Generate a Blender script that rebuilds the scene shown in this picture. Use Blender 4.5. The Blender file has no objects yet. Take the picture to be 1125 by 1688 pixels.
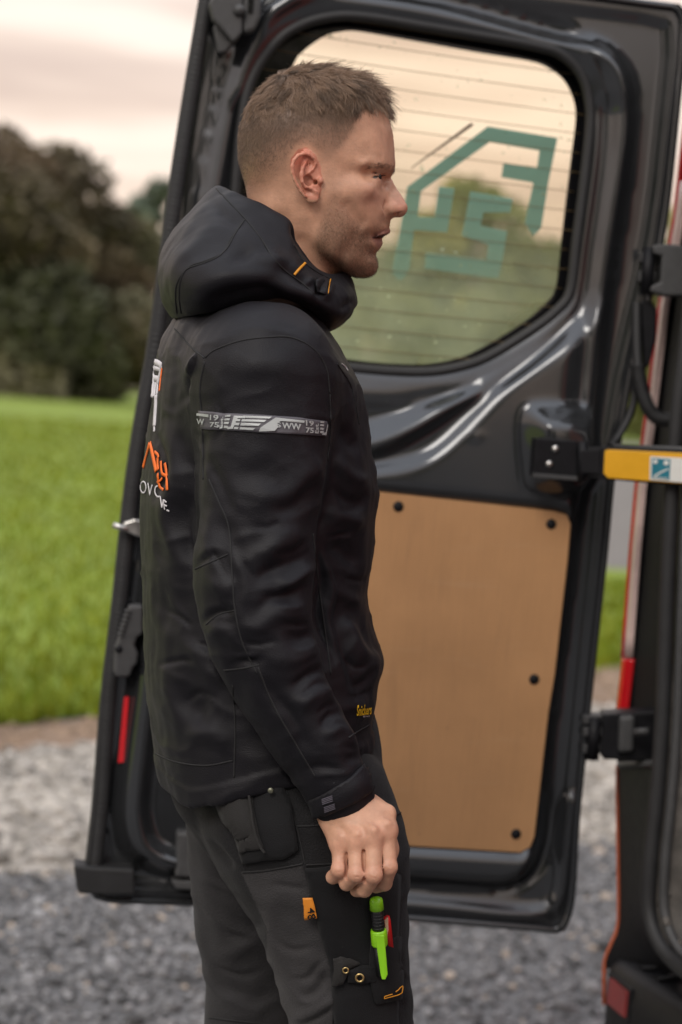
import bpy, bmesh, math, random
import numpy as np
from mathutils import Vector, Matrix
from mathutils.bvhtree import BVHTree
from mathutils.geometry import delaunay_2d_cdt

SC = bpy.context.scene
COL = SC.collection
random.seed(5)
RNG = np.random.default_rng(5)
R = math.radians

# ------------------------------------------------------------------ camera
PW, PH, FPX = 1125.0, 1688.0, 3200.0
CAMH, PITCH, ROLL = 1.48, math.atan(204 / 3200), R(5.0)
CP = np.array([0.0, 0.0, CAMH])
FW = np.array([0, math.cos(PITCH), -math.sin(PITCH)])
_u0 = np.array([0, math.sin(PITCH), math.cos(PITCH)])
_r0 = np.array([1.0, 0, 0])
RT = math.cos(ROLL) * _r0 + math.sin(ROLL) * _u0
UP = math.cos(ROLL) * _u0 - math.sin(ROLL) * _r0
cam_d = bpy.data.cameras.new('camera')
cam = bpy.data.objects.new('camera', cam_d)
COL.objects.link(cam)
cam_d.sensor_fit = 'VERTICAL'
cam_d.sensor_height = 36.0
cam_d.lens = FPX / PH * 36.0
cam_d.clip_start = 0.05
cam_d.clip_end = 5000
M = Matrix.Identity(4)
for i in range(3):
    M[i][0] = RT[i]; M[i][1] = UP[i]; M[i][2] = -FW[i]; M[i][3] = CP[i]
cam.matrix_world = M
cam_d.dof.use_dof = True
cam_d.dof.focus_distance = 2.15
cam_d.dof.aperture_fstop = 3.9
SC.camera = cam

# ------------------------------------------------------------------ sky, sun, exposure
SUN_EL, SUN_AZ = R(40), R(205)      # azimuth of the sun, clockwise from +Y
world = bpy.data.worlds.new('World')
SC.world = world
world.use_nodes = True
nt = world.node_tree
nt.nodes.clear()
N = nt.nodes.new
L = nt.links.new
out = N('ShaderNodeOutputWorld')
bg = N('ShaderNodeBackground')
sky = N('ShaderNodeTexSky')
sky.sky_type = 'NISHITA'
sky.sun_disc = False
sky.sun_elevation = SUN_EL
sky.sun_rotation = SUN_AZ
sky.dust_density = 4.0
tc = N('ShaderNodeTexCoord')
sep = N('ShaderNodeSeparateXYZ')
L(tc.outputs['Generated'], sep.inputs[0])
mp = N('ShaderNodeMapping')
mp.inputs['Scale'].default_value = (1.8, 1.8, 15.0)
mp.inputs['Location'].default_value = (0.35, 0.2, 0.62)
L(tc.outputs['Generated'], mp.inputs[0])
nz = N('ShaderNodeTexNoise')
nz.inputs['Scale'].default_value = 1.7
nz.inputs['Detail'].default_value = 4
nz.inputs['Roughness'].default_value = 0.5
L(mp.outputs[0], nz.inputs['Vector'])
cr = N('ShaderNodeValToRGB')
cr.color_ramp.elements[0].position = 0.40
cr.color_ramp.elements[0].color = (8.5, 6.35, 5.05, 1)
cr.color_ramp.elements[1].position = 0.60
cr.color_ramp.elements[1].color = (12.8, 10.6, 8.8, 1)
e = cr.color_ramp.elements.new(0.5)
e.color = (10.2, 7.85, 6.25, 1)
L(nz.outputs[0], cr.inputs[0])
# the cloud deck thins from peach near the horizon to a brighter grey overhead
up = N('ShaderNodeMapRange')
up.inputs['From Min'].default_value = 0.05
up.inputs['From Max'].default_value = 0.9
L(sep.outputs['Z'], up.inputs['Value'])
mz = N('ShaderNodeMix'); mz.data_type = 'RGBA'
L(up.outputs[0], mz.inputs['Factor'])
L(cr.outputs[0], mz.inputs['A'])
mz.inputs['B'].default_value = (14.6, 15.2, 16.6, 1)
mx = N('ShaderNodeMix'); mx.data_type = 'RGBA'
mx.inputs['Factor'].default_value = 0.96
L(sky.outputs[0], mx.inputs['A'])
L(mz.outputs['Result'], mx.inputs['B'])
L(mx.outputs['Result'], bg.inputs['Color'])
bg.inputs['Strength'].default_value = 0.09
L(bg.outputs[0], out.inputs['Surface'])

sun_d = bpy.data.lights.new('sun', 'SUN')
sun_d.energy = 1.4
sun_d.angle = R(25)
sun_d.color = (1.0, 0.93, 0.84)
sun = bpy.data.objects.new('sun', sun_d)
COL.objects.link(sun)
sd = Vector((math.sin(SUN_AZ) * math.cos(SUN_EL), math.cos(SUN_AZ) * math.cos(SUN_EL), math.sin(SUN_EL)))
sun.rotation_euler = sd.to_track_quat('Z', 'Y').to_euler()
sun.location = (0, 0, 12)
vs = SC.view_settings
vs.view_transform = 'Standard'
vs.look = 'None'
vs.exposure = 0.06
vs.gamma = 1.0

# ------------------------------------------------------------------ pixel helpers
def ray(px, py):
    return FW * FPX + RT * (px - PW / 2) + UP * (PH / 2 - py)

def U(px, py, Y):
    d = ray(px, py)
    return CP + d * (Y / d[1])

def G(px, py, z=0.0):
    d = ray(px, py)
    return CP + d * ((z - CAMH) / d[2])

def proj(P):
    P = np.asarray(P, float)
    v = P - CP
    dd = v @ FW
    return np.stack([PW / 2 + FPX * (v @ RT) / dd, PH / 2 - FPX * (v @ UP) / dd], -1)

# ------------------------------------------------------------------ object helpers
def link(o, parent=None):
    COL.objects.link(o)
    if parent is not None:
        o.parent = parent
        o.matrix_parent_inverse = parent.matrix_world.inverted()
    return o

def tag(o, label=None, cat=None, group=None, kind=None):
    if label: o['label'] = label
    if cat: o['category'] = cat
    if group: o['group'] = group
    if kind: o['kind'] = kind
    return o

def empty(name, loc=(0, 0, 0)):
    o = bpy.data.objects.new(name, None)
    o.location = loc
    o.empty_display_size = 0.2
    COL.objects.link(o)
    bpy.context.view_layer.update()
    return o

def mesh_obj(name, verts, faces, mat=None, parent=None, smooth=True):
    me = bpy.data.meshes.new(name)
    verts = np.asarray(verts, np.float32)
    if isinstance(faces, np.ndarray):
        n = faces.shape[1]
        me.vertices.add(len(verts))
        me.vertices.foreach_set('co', verts.ravel())
        me.loops.add(faces.size)
        me.loops.foreach_set('vertex_index', faces.ravel().astype(np.int32))
        me.polygons.add(len(faces))
        me.polygons.foreach_set('loop_start', np.arange(0, faces.size, n, dtype=np.int32))
        me.update(calc_edges=True)
        me.validate()
    else:
        me.from_pydata([tuple(v) for v in verts.tolist()], [], faces)
        me.update()
    if smooth:
        me.polygons.foreach_set('use_smooth', np.ones(len(me.polygons), bool))
    if mat is not None:
        for m in (mat if isinstance(mat, (list, tuple)) else [mat]):
            me.materials.append(m)
    o = bpy.data.objects.new(name, me)
    return link(o, parent)

def bm_obj(name, bm, mat=None, parent=None, smooth=False):
    me = bpy.data.meshes.new(name)
    bm.normal_update()
    bm.to_mesh(me); bm.free()
    if smooth:
        me.polygons.foreach_set('use_smooth', np.ones(len(me.polygons), bool))
    if mat is not None:
        me.materials.append(mat)
    o = bpy.data.objects.new(name, me)
    return link(o, parent)

def fcolor(o, name, arr):
    a = o.data.attributes.new(name, 'FLOAT_COLOR', 'POINT')
    arr = np.asarray(arr, np.float32)
    if arr.shape[1] == 3:
        arr = np.concatenate([arr, np.ones((len(arr), 1), np.float32)], 1)
    a.data.foreach_set('color', arr.ravel())

# ------------------------------------------------------------------ materials
def mat(name, col, rough=0.6, metal=0.0, var=0.15, nscale=30.0, bump=0.0, bscale=120.0, spec=0.5,
        coat=0.0, attr=None, coord='Object', detail=5, spots=None, sheen=0.0, sss=0.0):
    m = bpy.data.materials.new(name)
    m.use_nodes = True
    t = m.node_tree
    b = t.nodes['Principled BSDF']
    nn = t.nodes.new; ll = t.links.new
    tc = nn('ShaderNodeTexCoord')
    nz = nn('ShaderNodeTexNoise')
    nz.inputs['Scale'].default_value = nscale
    nz.inputs['Detail'].default_value = detail
    nz.inputs['Roughness'].default_value = 0.6
    ll(tc.outputs[coord], nz.inputs['Vector'])
    mr = nn('ShaderNodeMapRange')
    mr.inputs['From Min'].default_value = 0.3
    mr.inputs['From Max'].default_value = 0.7
    mr.inputs['To Min'].default_value = 1 - var
    mr.inputs['To Max'].default_value = 1 + var
    ll(nz.outputs[0], mr.inputs['Value'])
    mu = nn('ShaderNodeMix'); mu.data_type = 'RGBA'; mu.blend_type = 'MULTIPLY'
    mu.inputs['Factor'].default_value = 1.0
    if attr:
        at = nn('ShaderNodeAttribute'); at.attribute_name = attr
        ll(at.outputs['Color'], mu.inputs['A'])
    else:
        mu.inputs['A'].default_value = (*col, 1)
    ll(mr.outputs[0], mu.inputs['B'])
    last = mu.outputs['Result']
    if spots:
        n2 = nn('ShaderNodeTexNoise'); n2.inputs['Scale'].default_value = spots[0]
        n2.inputs['Detail'].default_value = 3
        ll(tc.outputs[coord], n2.inputs['Vector'])
        r2 = nn('ShaderNodeMapRange'); r2.inputs['From Min'].default_value = spots[1]
        r2.inputs['From Max'].default_value = spots[1] + 0.05
        ll(n2.outputs[0], r2.inputs['Value'])
        m2 = nn('ShaderNodeMix'); m2.data_type = 'RGBA'
        ll(r2.outputs[0], m2.inputs['Factor'])
        ll(last, m2.inputs['A'])
        m2.inputs['B'].default_value = (*spots[2], 1)
        last = m2.outputs['Result']
    ll(last, b.inputs['Base Color'])
    rr = nn('ShaderNodeMapRange')
    rr.inputs['From Min'].default_value = 0.3
    rr.inputs['From Max'].default_value = 0.7
    rr.inputs['To Min'].default_value = max(0.02, rough - 0.06)
    rr.inputs['To Max'].default_value = min(1, rough + 0.06)
    ll(nz.outputs[0], rr.inputs['Value'])
    ll(rr.outputs[0], b.inputs['Roughness'])
    b.inputs['Metallic'].default_value = metal
    b.inputs['Specular IOR Level'].default_value = spec
    b.inputs['Coat Weight'].default_value = coat
    b.inputs['Coat Roughness'].default_value = 0.08
    if sheen:
        b.inputs['Sheen Weight'].default_value = sheen
        b.inputs['Sheen Roughness'].default_value = 0.5
    if sss:
        b.inputs['Subsurface Weight'].default_value = sss
        b.inputs['Subsurface Radius'].default_value = (1.0, 0.35, 0.2)
        b.inputs['Subsurface Scale'].default_value = 0.006
    if bump:
        n3 = nn('ShaderNodeTexNoise'); n3.inputs['Scale'].default_value = bscale
        n3.inputs['Detail'].default_value = 4
        ll(tc.outputs[coord], n3.inputs['Vector'])
        bp = nn('ShaderNodeBump'); bp.inputs['Strength'].default_value = bump
        bp.inputs['Distance'].default_value = 0.002
        ll(n3.outputs[0], bp.inputs['Height'])
        ll(bp.outputs[0], b.inputs['Normal'])
    return m

# ------------------------------------------------------------------ geometry helpers
def spline(P, n, closed=False):
    """Catmull-Rom through P (k,d), n samples, roughly even by chord."""
    P = np.asarray(P, float)
    if closed:
        Q = np.vstack([P[-1], P, P[0], P[1]])
    else:
        Q = np.vstack([2 * P[0] - P[1], P, 2 * P[-1] - P[-2]])
    segs = len(Q) - 3
    ln = np.array([np.linalg.norm(Q[i + 2] - Q[i + 1]) for i in range(segs)])
    cum = np.concatenate([[0], np.cumsum(ln)])
    s = np.linspace(0, cum[-1], n, endpoint=not closed)
    idx = np.clip(np.searchsorted(cum, s, 'right') - 1, 0, segs - 1)
    t = ((s - cum[idx]) / np.maximum(ln[idx], 1e-9))[:, None]
    a, b, c, d = Q[idx], Q[idx + 1], Q[idx + 2], Q[idx + 3]
    return 0.5 * (2 * b + (c - a) * t + (2 * a - 5 * b + 4 * c - d) * t * t + (3 * b - a - 3 * c + d) * t ** 3)

def tube(P, rad, seg=10, closed=False, flat=1.0, ref=(0, -1, 0), cap=True):
    """swept tube: vertices and quad faces; flat squashes it along ref."""
    P = np.asarray(P, float); n = len(P)
    rad = np.broadcast_to(np.asarray(rad, float), (n,))
    if closed:
        T = np.roll(P, -1, 0) - np.roll(P, 1, 0)
    else:
        T = np.gradient(P, axis=0)
    T /= np.linalg.norm(T, axis=1)[:, None] + 1e-12
    ref = np.broadcast_to(np.asarray(ref, float), P.shape)
    A = ref - (ref * T).sum(1)[:, None] * T
    A /= np.linalg.norm(A, axis=1)[:, None] + 1e-9
    B = np.cross(T, A)
    th = np.linspace(0, 2 * math.pi, seg, endpoint=False)
    V = P[:, None] + rad[:, None, None] * (np.cos(th)[None, :, None] * A[:, None] * flat + np.sin(th)[None, :, None] * B[:, None])
    V = V.reshape(-1, 3)
    F = []
    m = n if closed else n - 1
    for i in range(m):
        j = (i + 1) % n
        for k in range(seg):
            k2 = (k + 1) % seg
            F.append((i * seg + k, i * seg + k2, j * seg + k2, j * seg + k))
    if cap and not closed:
        F.append(tuple(range(seg - 1, -1, -1)))
        F.append(tuple((n - 1) * seg + k for k in range(seg)))
    return V, F

def prism(pts_front, offset):
    """closed prism from a planar polygon pts (k,3) to pts+offset"""
    P = np.asarray(pts_front, float); k = len(P)
    V = np.vstack([P, P + np.asarray(offset, float)])
    F = [tuple(range(k)), tuple(range(2 * k - 1, k - 1, -1))]
    for i in range(k):
        j = (i + 1) % k
        F.append((i, k + i, k + j, j))
    return V, F

def bevel(o, w, seg=2):
    m = o.modifiers.new('bevel', 'BEVEL')
    m.width = w; m.segments = seg; m.limit_method = 'ANGLE'; m.angle_limit = R(35)
    m.harden_normals = False
    return o

def box_obj(name, c, size, mt, parent, rot=0.0, bev=0.004):
    bm = bmesh.new()
    bmesh.ops.create_cube(bm, size=1.0)
    bmesh.ops.scale(bm, vec=size, verts=bm.verts)
    bmesh.ops.rotate(bm, matrix=Matrix.Rotation(rot, 3, 'Z'), verts=bm.verts)
    bmesh.ops.translate(bm, vec=c, verts=bm.verts)
    if bev:
        bmesh.ops.bevel(bm, geom=bm.edges[:], offset=bev, segments=2, affect='EDGES', profile=0.5)
    return bm_obj(name, bm, mt, parent)

def sd_poly(X, Y, poly):
    """signed distance to polygon, negative inside"""
    P = np.asarray(poly, float)
    d = np.full(X.shape, 1e18); s = np.zeros(X.shape, bool)
    for i in range(len(P)):
        a, b = P[i - 1], P[i]
        e = b - a
        wx, wy = X - a[0], Y - a[1]
        t = np.clip((wx * e[0] + wy * e[1]) / (e @ e + 1e-18), 0, 1)
        d = np.minimum(d, (wx - e[0] * t) ** 2 + (wy - e[1] * t) ** 2)
        c = ((a[1] > Y) != (b[1] > Y))
        with np.errstate(divide='ignore', invalid='ignore'):
            xi = (b[0] - a[0]) * (Y - a[1]) / (b[1] - a[1] + 1e-18) + a[0]
        s ^= c & (X < xi)
    d = np.sqrt(d)
    return np.where(s, -d, d)

def dist_line(X, Y, line):
    P = np.asarray(line, float)
    d = np.full(X.shape, 1e18); tt = np.zeros(X.shape)
    ln = np.linalg.norm(np.diff(P, axis=0), axis=1); cum = np.concatenate([[0], np.cumsum(ln)])
    for i in range(1, len(P)):
        a, b = P[i - 1], P[i]
        e = b - a
        wx, wy = X - a[0], Y - a[1]
        t = np.clip((wx * e[0] + wy * e[1]) / (e @ e + 1e-18), 0, 1)
        q = (wx - e[0] * t) ** 2 + (wy - e[1] * t) ** 2
        m = q < d
        d = np.where(m, q, d)
        tt = np.where(m, (cum[i - 1] + t * ln[i - 1]) / cum[-1], tt)
    return np.sqrt(d), tt

def sstep(x):
    x = np.clip(x, 0, 1)
    return x * x * (3 - 2 * x)

def text_mesh(s, size=1.0, extr=0.0, bold=0.0, spacing=1.0):
    cu = bpy.data.curves.new('t', 'FONT')
    cu.body = s; cu.size = size; cu.offset = bold; cu.space_character = spacing
    cu.resolution_u = 3
    o = bpy.data.objects.new('t', cu); COL.objects.link(o)
    dg = bpy.context.evaluated_depsgraph_get()
    me = o.evaluated_get(dg).to_mesh()
    V = np.array([v.co[:2] for v in me.vertices]) if len(me.vertices) else np.zeros((0, 2))
    F = [tuple(p.vertices) for p in me.polygons]
    o.evaluated_get(dg).to_mesh_clear()
    bpy.data.objects.remove(o); bpy.data.curves.remove(cu)
    return V, F

def tri_poly(poly, step=None):
    """constrained triangulation of a 2D polygon with interior grid points"""
    P = np.asarray(poly, float)
    if step:
        Q = []
        for i in range(len(P)):
            a, b = P[i], P[(i + 1) % len(P)]
            k = max(1, int(np.linalg.norm(b - a) / step))
            for j in range(k): Q.append(a + (b - a) * j / k)
        P = np.array(Q)
    nb = len(P)
    pts = P
    if step:
        lo, hi = P.min(0), P.max(0)
        gx, gy = np.meshgrid(np.arange(lo[0], hi[0], step), np.arange(lo[1], hi[1], step))
        m = sd_poly(gx, gy, P) < -0.45 * step
        pts = np.vstack([P, np.stack([gx[m], gy[m]], -1)])
    r = delaunay_2d_cdt([Vector(p) for p in pts], [], [list(range(nb))], 1, 1e-7)
    return np.array([tuple(v) for v in r[0]]), [tuple(f) for f in r[2]]
# ================================================================== the ground
m_gravel = mat('grey_gravel', (0.11, 0.11, 0.112), 0.9, var=0.45, nscale=55, bump=0.9, bscale=90)
m_pale = mat('pale_gravel', (0.30, 0.27, 0.23), 0.9, var=0.4, nscale=45, bump=0.9, bscale=70)
m_dirt = mat('bare_earth', (0.20, 0.135, 0.09), 0.95, var=0.35, nscale=14, bump=0.8, bscale=40)
m_lawn = mat('lawn_soil', (0.175, 0.24, 0.022), 0.95, var=0.22, nscale=0.5, bump=0.4, bscale=60)
m_lane = mat('lane_grit', (0.15, 0.138, 0.125), 0.95, var=0.2, nscale=3, bump=0.3, bscale=30)

def line_on(pa, pb):
    a, b = G(*pa)[:2], G(*pb)[:2]
    k = (b[1] - a[1]) / (b[0] - a[0])
    return lambda x: a[1] + k * (x - a[0])
L1 = line_on((0, 1448), (985, 1388))      # grey / pale gravel
L2 = line_on((0, 1248), (1000, 1168))     # pale gravel / earth
L3 = line_on((0, 1203), (1000, 1104))     # earth / lawn

def band(name, lo, hi, z, mt, x0=-3.2, x1=3.2, n=160, wob=0.05, seed=0, far=None):
    rg = np.random.default_rng(seed)
    xs = np.linspace(x0, x1, n)
    w1 = np.convolve(rg.normal(0, 1, n + 8), np.ones(5) / 5, 'same')[4:-4] * wob
    w2 = np.convolve(rg.normal(0, 1, n + 8), np.ones(5) / 5, 'same')[4:-4] * wob
    V = []; 
    for i, x in enumerate(xs):
        V.append((x, lo(x) + w1[i], z))
        V.append((x, (hi(x) + w2[i]) if far is None else far, z))
    F = [(2 * i, 2 * i + 2, 2 * i + 3, 2 * i + 1) for i in range(n - 1)]
    return tag(mesh_obj(name, V, F, mt, smooth=False), kind='structure')

gnd = mesh_obj('ground', [(-900, -300, 0), (900, -300, 0), (900, 1500, 0), (-900, 1500, 0)], [(0, 1, 2, 3)], m_gravel, smooth=False)
tag(gnd, kind='structure')
band('pale_gravel_verge', L1, L2, 0.004, m_pale, seed=1, wob=0.10, x0=-9, x1=9, n=400)
band('bare_earth_strip', L2, L3, 0.008, m_dirt, seed=2, wob=0.09, x0=-9, x1=9, n=400)
band('lawn', L3, None, 0.012, m_lawn, seed=3, wob=0.12, x0=-9, x1=9, n=400, far=400.0)
V = []
for s in (-1, 1):
    V += [(s * 9.001, L3(s * 9) , 0.012), (s * 300, L3(s * 9), 0.012), (s * 300, 400, 0.012), (s * 9.001, 400, 0.012)]
tag(mesh_obj('field', V, [(0, 3, 2, 1), (4, 5, 6, 7)], m_lawn, smooth=False), kind='structure')
a = G(985, 932); b = G(1040, 938); c = G(1090, 715); d = G(990, 712)
lane = [(1.4, 17.5, .016), (9, 21.5, .016), (60, 44, .016), (60, 92, .016), (14, 96, .016), (7.6, 92, .016), (2.8, 30, .016)]
tag(mesh_obj('gravel_lane', lane, [tuple(range(7))], m_lane, smooth=False), kind='structure')

# stones: low irregular pebbles, joined as stuff
def ico():
    bm = bmesh.new(); bmesh.ops.create_icosphere(bm, subdivisions=1, radius=1)
    V = np.array([v.co[:] for v in bm.verts]); F = np.array([[v.index for v in f.verts] for f in bm.faces]); bm.free()
    return V, F
IV, IF = ico()

def stones(name, pts, sizes, cols, mt, label, seed):
    rg = np.random.default_rng(seed)
    n = len(pts)
    V = IV[None] * rg.uniform(0.7, 1.3, (n, len(IV), 1))
    V = V * np.stack([rg.uniform(.7, 1.3, n), rg.uniform(.6, 1.1, n), rg.uniform(.45, .8, n)], -1)[:, None]
    a = rg.uniform(0, 6.28, n); ca, sa = np.cos(a), np.sin(a)
    X = V[..., 0] * ca[:, None] - V[..., 1] * sa[:, None]; Yv = V[..., 0] * sa[:, None] + V[..., 1] * ca[:, None]
    t = rg.normal(0, .35, n); ct, st = np.cos(t)[:, None], np.sin(t)[:, None]
    Z = V[..., 2] * ct + X * st; X = X * ct - V[..., 2] * st
    V = np.stack([X, Yv, Z], -1) * sizes[:, None, None]
    V += np.concatenate([pts, (sizes * 0.3)[:, None]], 1)[:, None]
    F = (IF[None] + (np.arange(n) * len(IV))[:, None, None]).reshape(-1, 3)
    o = mesh_obj(name, V.reshape(-1, 3), F, mt, smooth=False)
    fcolor(o, 'Col', np.repeat(cols, len(IV), 0))
    return tag(o, label, 'gravel', kind='stuff')

def scatter(lo, hi, n, seed, y0=None, xr=3.4):
    rg = np.random.default_rng(seed)
    x = rg.uniform(-xr, xr, n); t = rg.uniform(0, 1, n)
    a = lo(x) if callable(lo) else np.full(n, lo)
    y = a + (hi(x) - a) * t
    return np.stack([x, y], -1)

m_stone = mat('stone_grey', (1, 1, 1), 0.85, var=0.25, nscale=60, attr='Col', spec=0.3)
n = 42000
p = scatter(3.4, lambda x: L1(x) + 0.06, n, 11)
sz = np.clip(np.exp(RNG.normal(math.log(0.0092), 0.36, n)), .0045, .03)
g = np.clip(RNG.normal(0.175, 0.075, n), 0.045, 0.5)
cc = np.stack([g * 0.99, g * 0.99, g * 1.005], -1)
w = RNG.uniform(0, 1, n) < 0.035
cc[w] = np.array([0.47, 0.40, 0.33]) * RNG.uniform(.7, 1.2, (w.sum(), 1))
stones('gravel', p, sz, cc, m_stone, 'grey crushed stone gravel covering the yard under the van', 12)
n = 15000
p = scatter(lambda x: L1(x) - 0.05, lambda x: L2(x) + 0.05, n, 13)
sz = np.clip(np.exp(RNG.normal(math.log(0.021), 0.33, n)), .01, .05)
g = np.clip(RNG.normal(0.36, 0.11, n), 0.1, 0.62)
cc = np.stack([g, g * 0.93, g * 0.83], -1)
stones('pale_stones', p, sz, cc, m_stone, 'pale beige stones heaped between grey gravel and earth', 14)
n = 2200
p = scatter(lambda x: L2(x) - 0.02, lambda x: L3(x), n, 15)
sz = np.clip(np.exp(RNG.normal(math.log(0.016), 0.4, n)), .006, .04)
g = np.clip(RNG.normal(0.24, 0.07, n), 0.1, 0.5)
stones('earth_clods', p, sz, np.stack([g, g * 0.72, g * 0.5], -1), m_stone, 'brown clods of earth along the lawn edge', 16)

# grass blades
m_blade = mat('grass_blade', (1, 1, 1), 0.7, var=0.15, nscale=3, attr='Col', spec=0.2)
def grass(name, n, near, far_y, label, seed, h=(0.04, 0.09), wd=0.006, xr=None):
    rg = np.random.default_rng(seed)
    y = near + (far_y - near) * rg.uniform(0, 1, n) ** 1.7
    x = rg.uniform(-1, 1, n) * (xr if xr else y * 0.36 + 0.6)
    y = y + (L3(x) - L3(0))
    keep = ~((x > 1.4) & (y > 17)) 
    x, y = x[keep], y[keep]; n = len(x)
    a = rg.uniform(0, 6.28, n); hh = rg.uniform(*h, n); ww = wd * (0.6 + y / 9)
    ln = rg.normal(0, .35, (n, 2)) * hh[:, None]
    B = np.stack([x, y, np.full(n, .012)], -1)
    d = np.stack([np.cos(a) * ww, np.sin(a) * ww, np.zeros(n)], -1)
    V = np.stack([B - d, B + d, B + np.concatenate([ln, hh[:, None]], 1)], 1).reshape(-1, 3)
    F = np.arange(3 * n).reshape(n, 3)
    o = mesh_obj(name, V, F, m_blade, smooth=False)
    t = rg.uniform(0.8, 1.2, n) * (1 + .12 * np.sin(x * 1.3 + np.sin(y * .7)) * np.cos(y * .9 + x)); yel = rg.uniform(0, 1, n)
    c = np.stack([(.122 + .085 * yel) * t, (.190 + .03 * yel) * t, .012 * t], -1)
    fcolor(o, 'Col', np.repeat(c, 3, 0))
    return tag(o, label, 'grass', kind='stuff')
grass('grass', 90000, L3(0) + 0.03, 60, 'bright green mown grass of the lawn behind the van door', 21)

# ================================================================== trees
m_leaf = mat('leaf', (1, 1, 1), 0.7, var=0.2, nscale=2, attr='Col', spec=0.25)
m_bark = mat('bark', (0.07, 0.055, 0.042), 0.9, var=0.3, nscale=8, bump=0.8, bscale=25)

FAR = 1.9
def tree(name, px, top, Y, width, base_col, label, cat, seed, n=9000, lobes=16, trunk=0.22, low=0.06, group=None, leaf=0.17, gap=0.0):
    rg = np.random.default_rng(seed)
    Y = Y * FAR; leaf = leaf * FAR * .8; trunk = trunk * 1.5
    P = U(px, top, Y); h = P[2]; x0 = P[0]
    W2 = width / 3200 * Y / 2
    root = empty(name, (x0, Y, 0))
    # trunk and limbs
    V = []; F = []
    def add(v, f):
        k = len(V); V.extend(v.tolist()); F.extend([tuple(i + k for i in q) for q in f])
    zt = np.linspace(-0.1, h * 0.8, 9)
    c = np.stack([x0 + np.cumsum(rg.normal(0, .05, 9)), Y + np.cumsum(rg.normal(0, .05, 9)), zt], -1)
    add(*tube(c, np.linspace(trunk, trunk * 0.2, 9), 9, ref=(0, -1, 0.01)))
    C = []
    for i in range(lobes):
        z = h * (low + (0.93 - low) * (i + rg.uniform(0, 1)) / lobes)
        prof = math.sin(math.pi * min(1, (z / h * 0.86 + 0.16))) ** 0.6
        an = rg.uniform(0, 6.28); rr = W2 * prof * rg.uniform(.35, .85)
        q = np.array([x0 + math.cos(an) * rr, Y + math.sin(an) * rr, z])
        r = W2 * rg.uniform(.24, .42) * (0.55 + 0.45 * prof)
        C.append((q, r))
        k = np.argmin(abs(c[:, 2] - z * 0.75))
        mid = (c[k] + q) / 2 + [0, 0, .15]
        add(*tube(np.array([c[k], mid, q]), [trunk * .4, trunk * .25, trunk * .08], 5, ref=(0.3, -1, 0.2)))
    C.append((np.array([x0, Y, h - W2 * .25]), W2 * .25))
    mesh_obj('trunk', np.array(V), F, m_bark, root)
    wts = np.array([r ** 2 for _, r in C]); wts /= wts.sum()
    idx = rg.choice(len(C), n, p=wts)
    cen = np.array([q for q, _ in C])[idx]; rad = np.array([r for _, r in C])[idx]
    d = rg.normal(0, 1, (n, 3)); d /= np.linalg.norm(d, axis=1)[:, None]
    pos = cen + d * (rad * rg.uniform(0.25, 1.12, n) ** 0.6)[:, None] * [1, 1, .85]
    pos[:, 2] = np.clip(pos[:, 2], 0.05, None)
    a = rg.normal(0, 1, (n, 3)); a /= np.linalg.norm(a, axis=1)[:, None]
    b = np.cross(a, rg.normal(0, 1, (n, 3))); b /= np.linalg.norm(b, axis=1)[:, None]
    s = leaf * rg.uniform(.6, 1.4, n)
    a *= s[:, None]; b *= s[:, None] * .55
    Vl = np.stack([pos - a, pos + b, pos + a, pos - b], 1).reshape(-1, 3)
    o = mesh_obj('crown', Vl, np.arange(4 * n).reshape(n, 4), m_leaf, root, smooth=False)
    tn = rg.uniform(.6, 1.4, (len(C), 1))[idx] * rg.uniform(.75, 1.25, (n, 1))
    mixc = rg.uniform(0, 1, (len(C), 1))[idx]
    c1, c2 = np.array(base_col[0]), np.array(base_col[1])
    fcolor(o, 'Col', np.repeat((c1 * (1 - mixc) + c2 * mixc) * tn, 4, 0))
    tag(root, label, cat, group)
    return root

BR = ((0.095, 0.108, 0.062), (0.165, 0.122, 0.078))  # brown-green leaves, lightened to put some haze into their colour
GR = ((0.085, 0.12, 0.036), (0.17, 0.18, 0.05))
GY = ((0.15, 0.19, 0.065), (0.26, 0.25, 0.075))
BL = ((0.10, 0.13, 0.105), (0.15, 0.16, 0.12))  # distance haze put into the leaf colour
tree('beech_tree', 0, 228, 42, 500, BR, 'tall dark brown-green beech tree at the far edge of the lawn', 'tree', 31, n=30000, lobes=34)
tree('oak_tree', -330, 250, 46, 420, BR, 'dark oak tree standing left of the tall beech', 'tree', 32, n=8000)
tree('round_tree', 172, 345, 44, 330, BR, 'lower dark brown tree leaning against the beech crown', 'tree', 33, n=24000, lobes=30)
tree('hazy_tree', 268, 290, 95, 190, BL, 'distant tree with haze-tinted blue-grey leaves seen past the door seal edge', 'tree', 34, n=7000, leaf=.3)
tree('hazy_tree', 420, 330, 98, 230, BL, 'distant tree with haze-tinted pale leaves hidden mostly behind the open van door', 'tree', 35, n=6000, leaf=.3)
tree('yellow_tree', 590, 405, 60, 430, GY, 'yellow-green tree seen through the door window beside the face', 'tree', 36, n=8000)
tree('field_maple', 765, 285, 58, 330, GY, 'olive green tree behind the green window sticker', 'tree', 37, n=14000, lobes=26)
tree('hawthorn_tree', 900, 385, 52, 330, GR, 'green bushy tree at the right side of the door window', 'tree', 38, n=8000)
tree('willow_tree', 1090, 330, 66, 260, GY, 'pale green tree seen between the door and the van', 'tree', 39, n=7000)
tree('oak_tree', 1330, 250, 60, 420, GR, 'broad green oak beyond the lane on the van side', 'tree', 40, n=6000)
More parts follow.
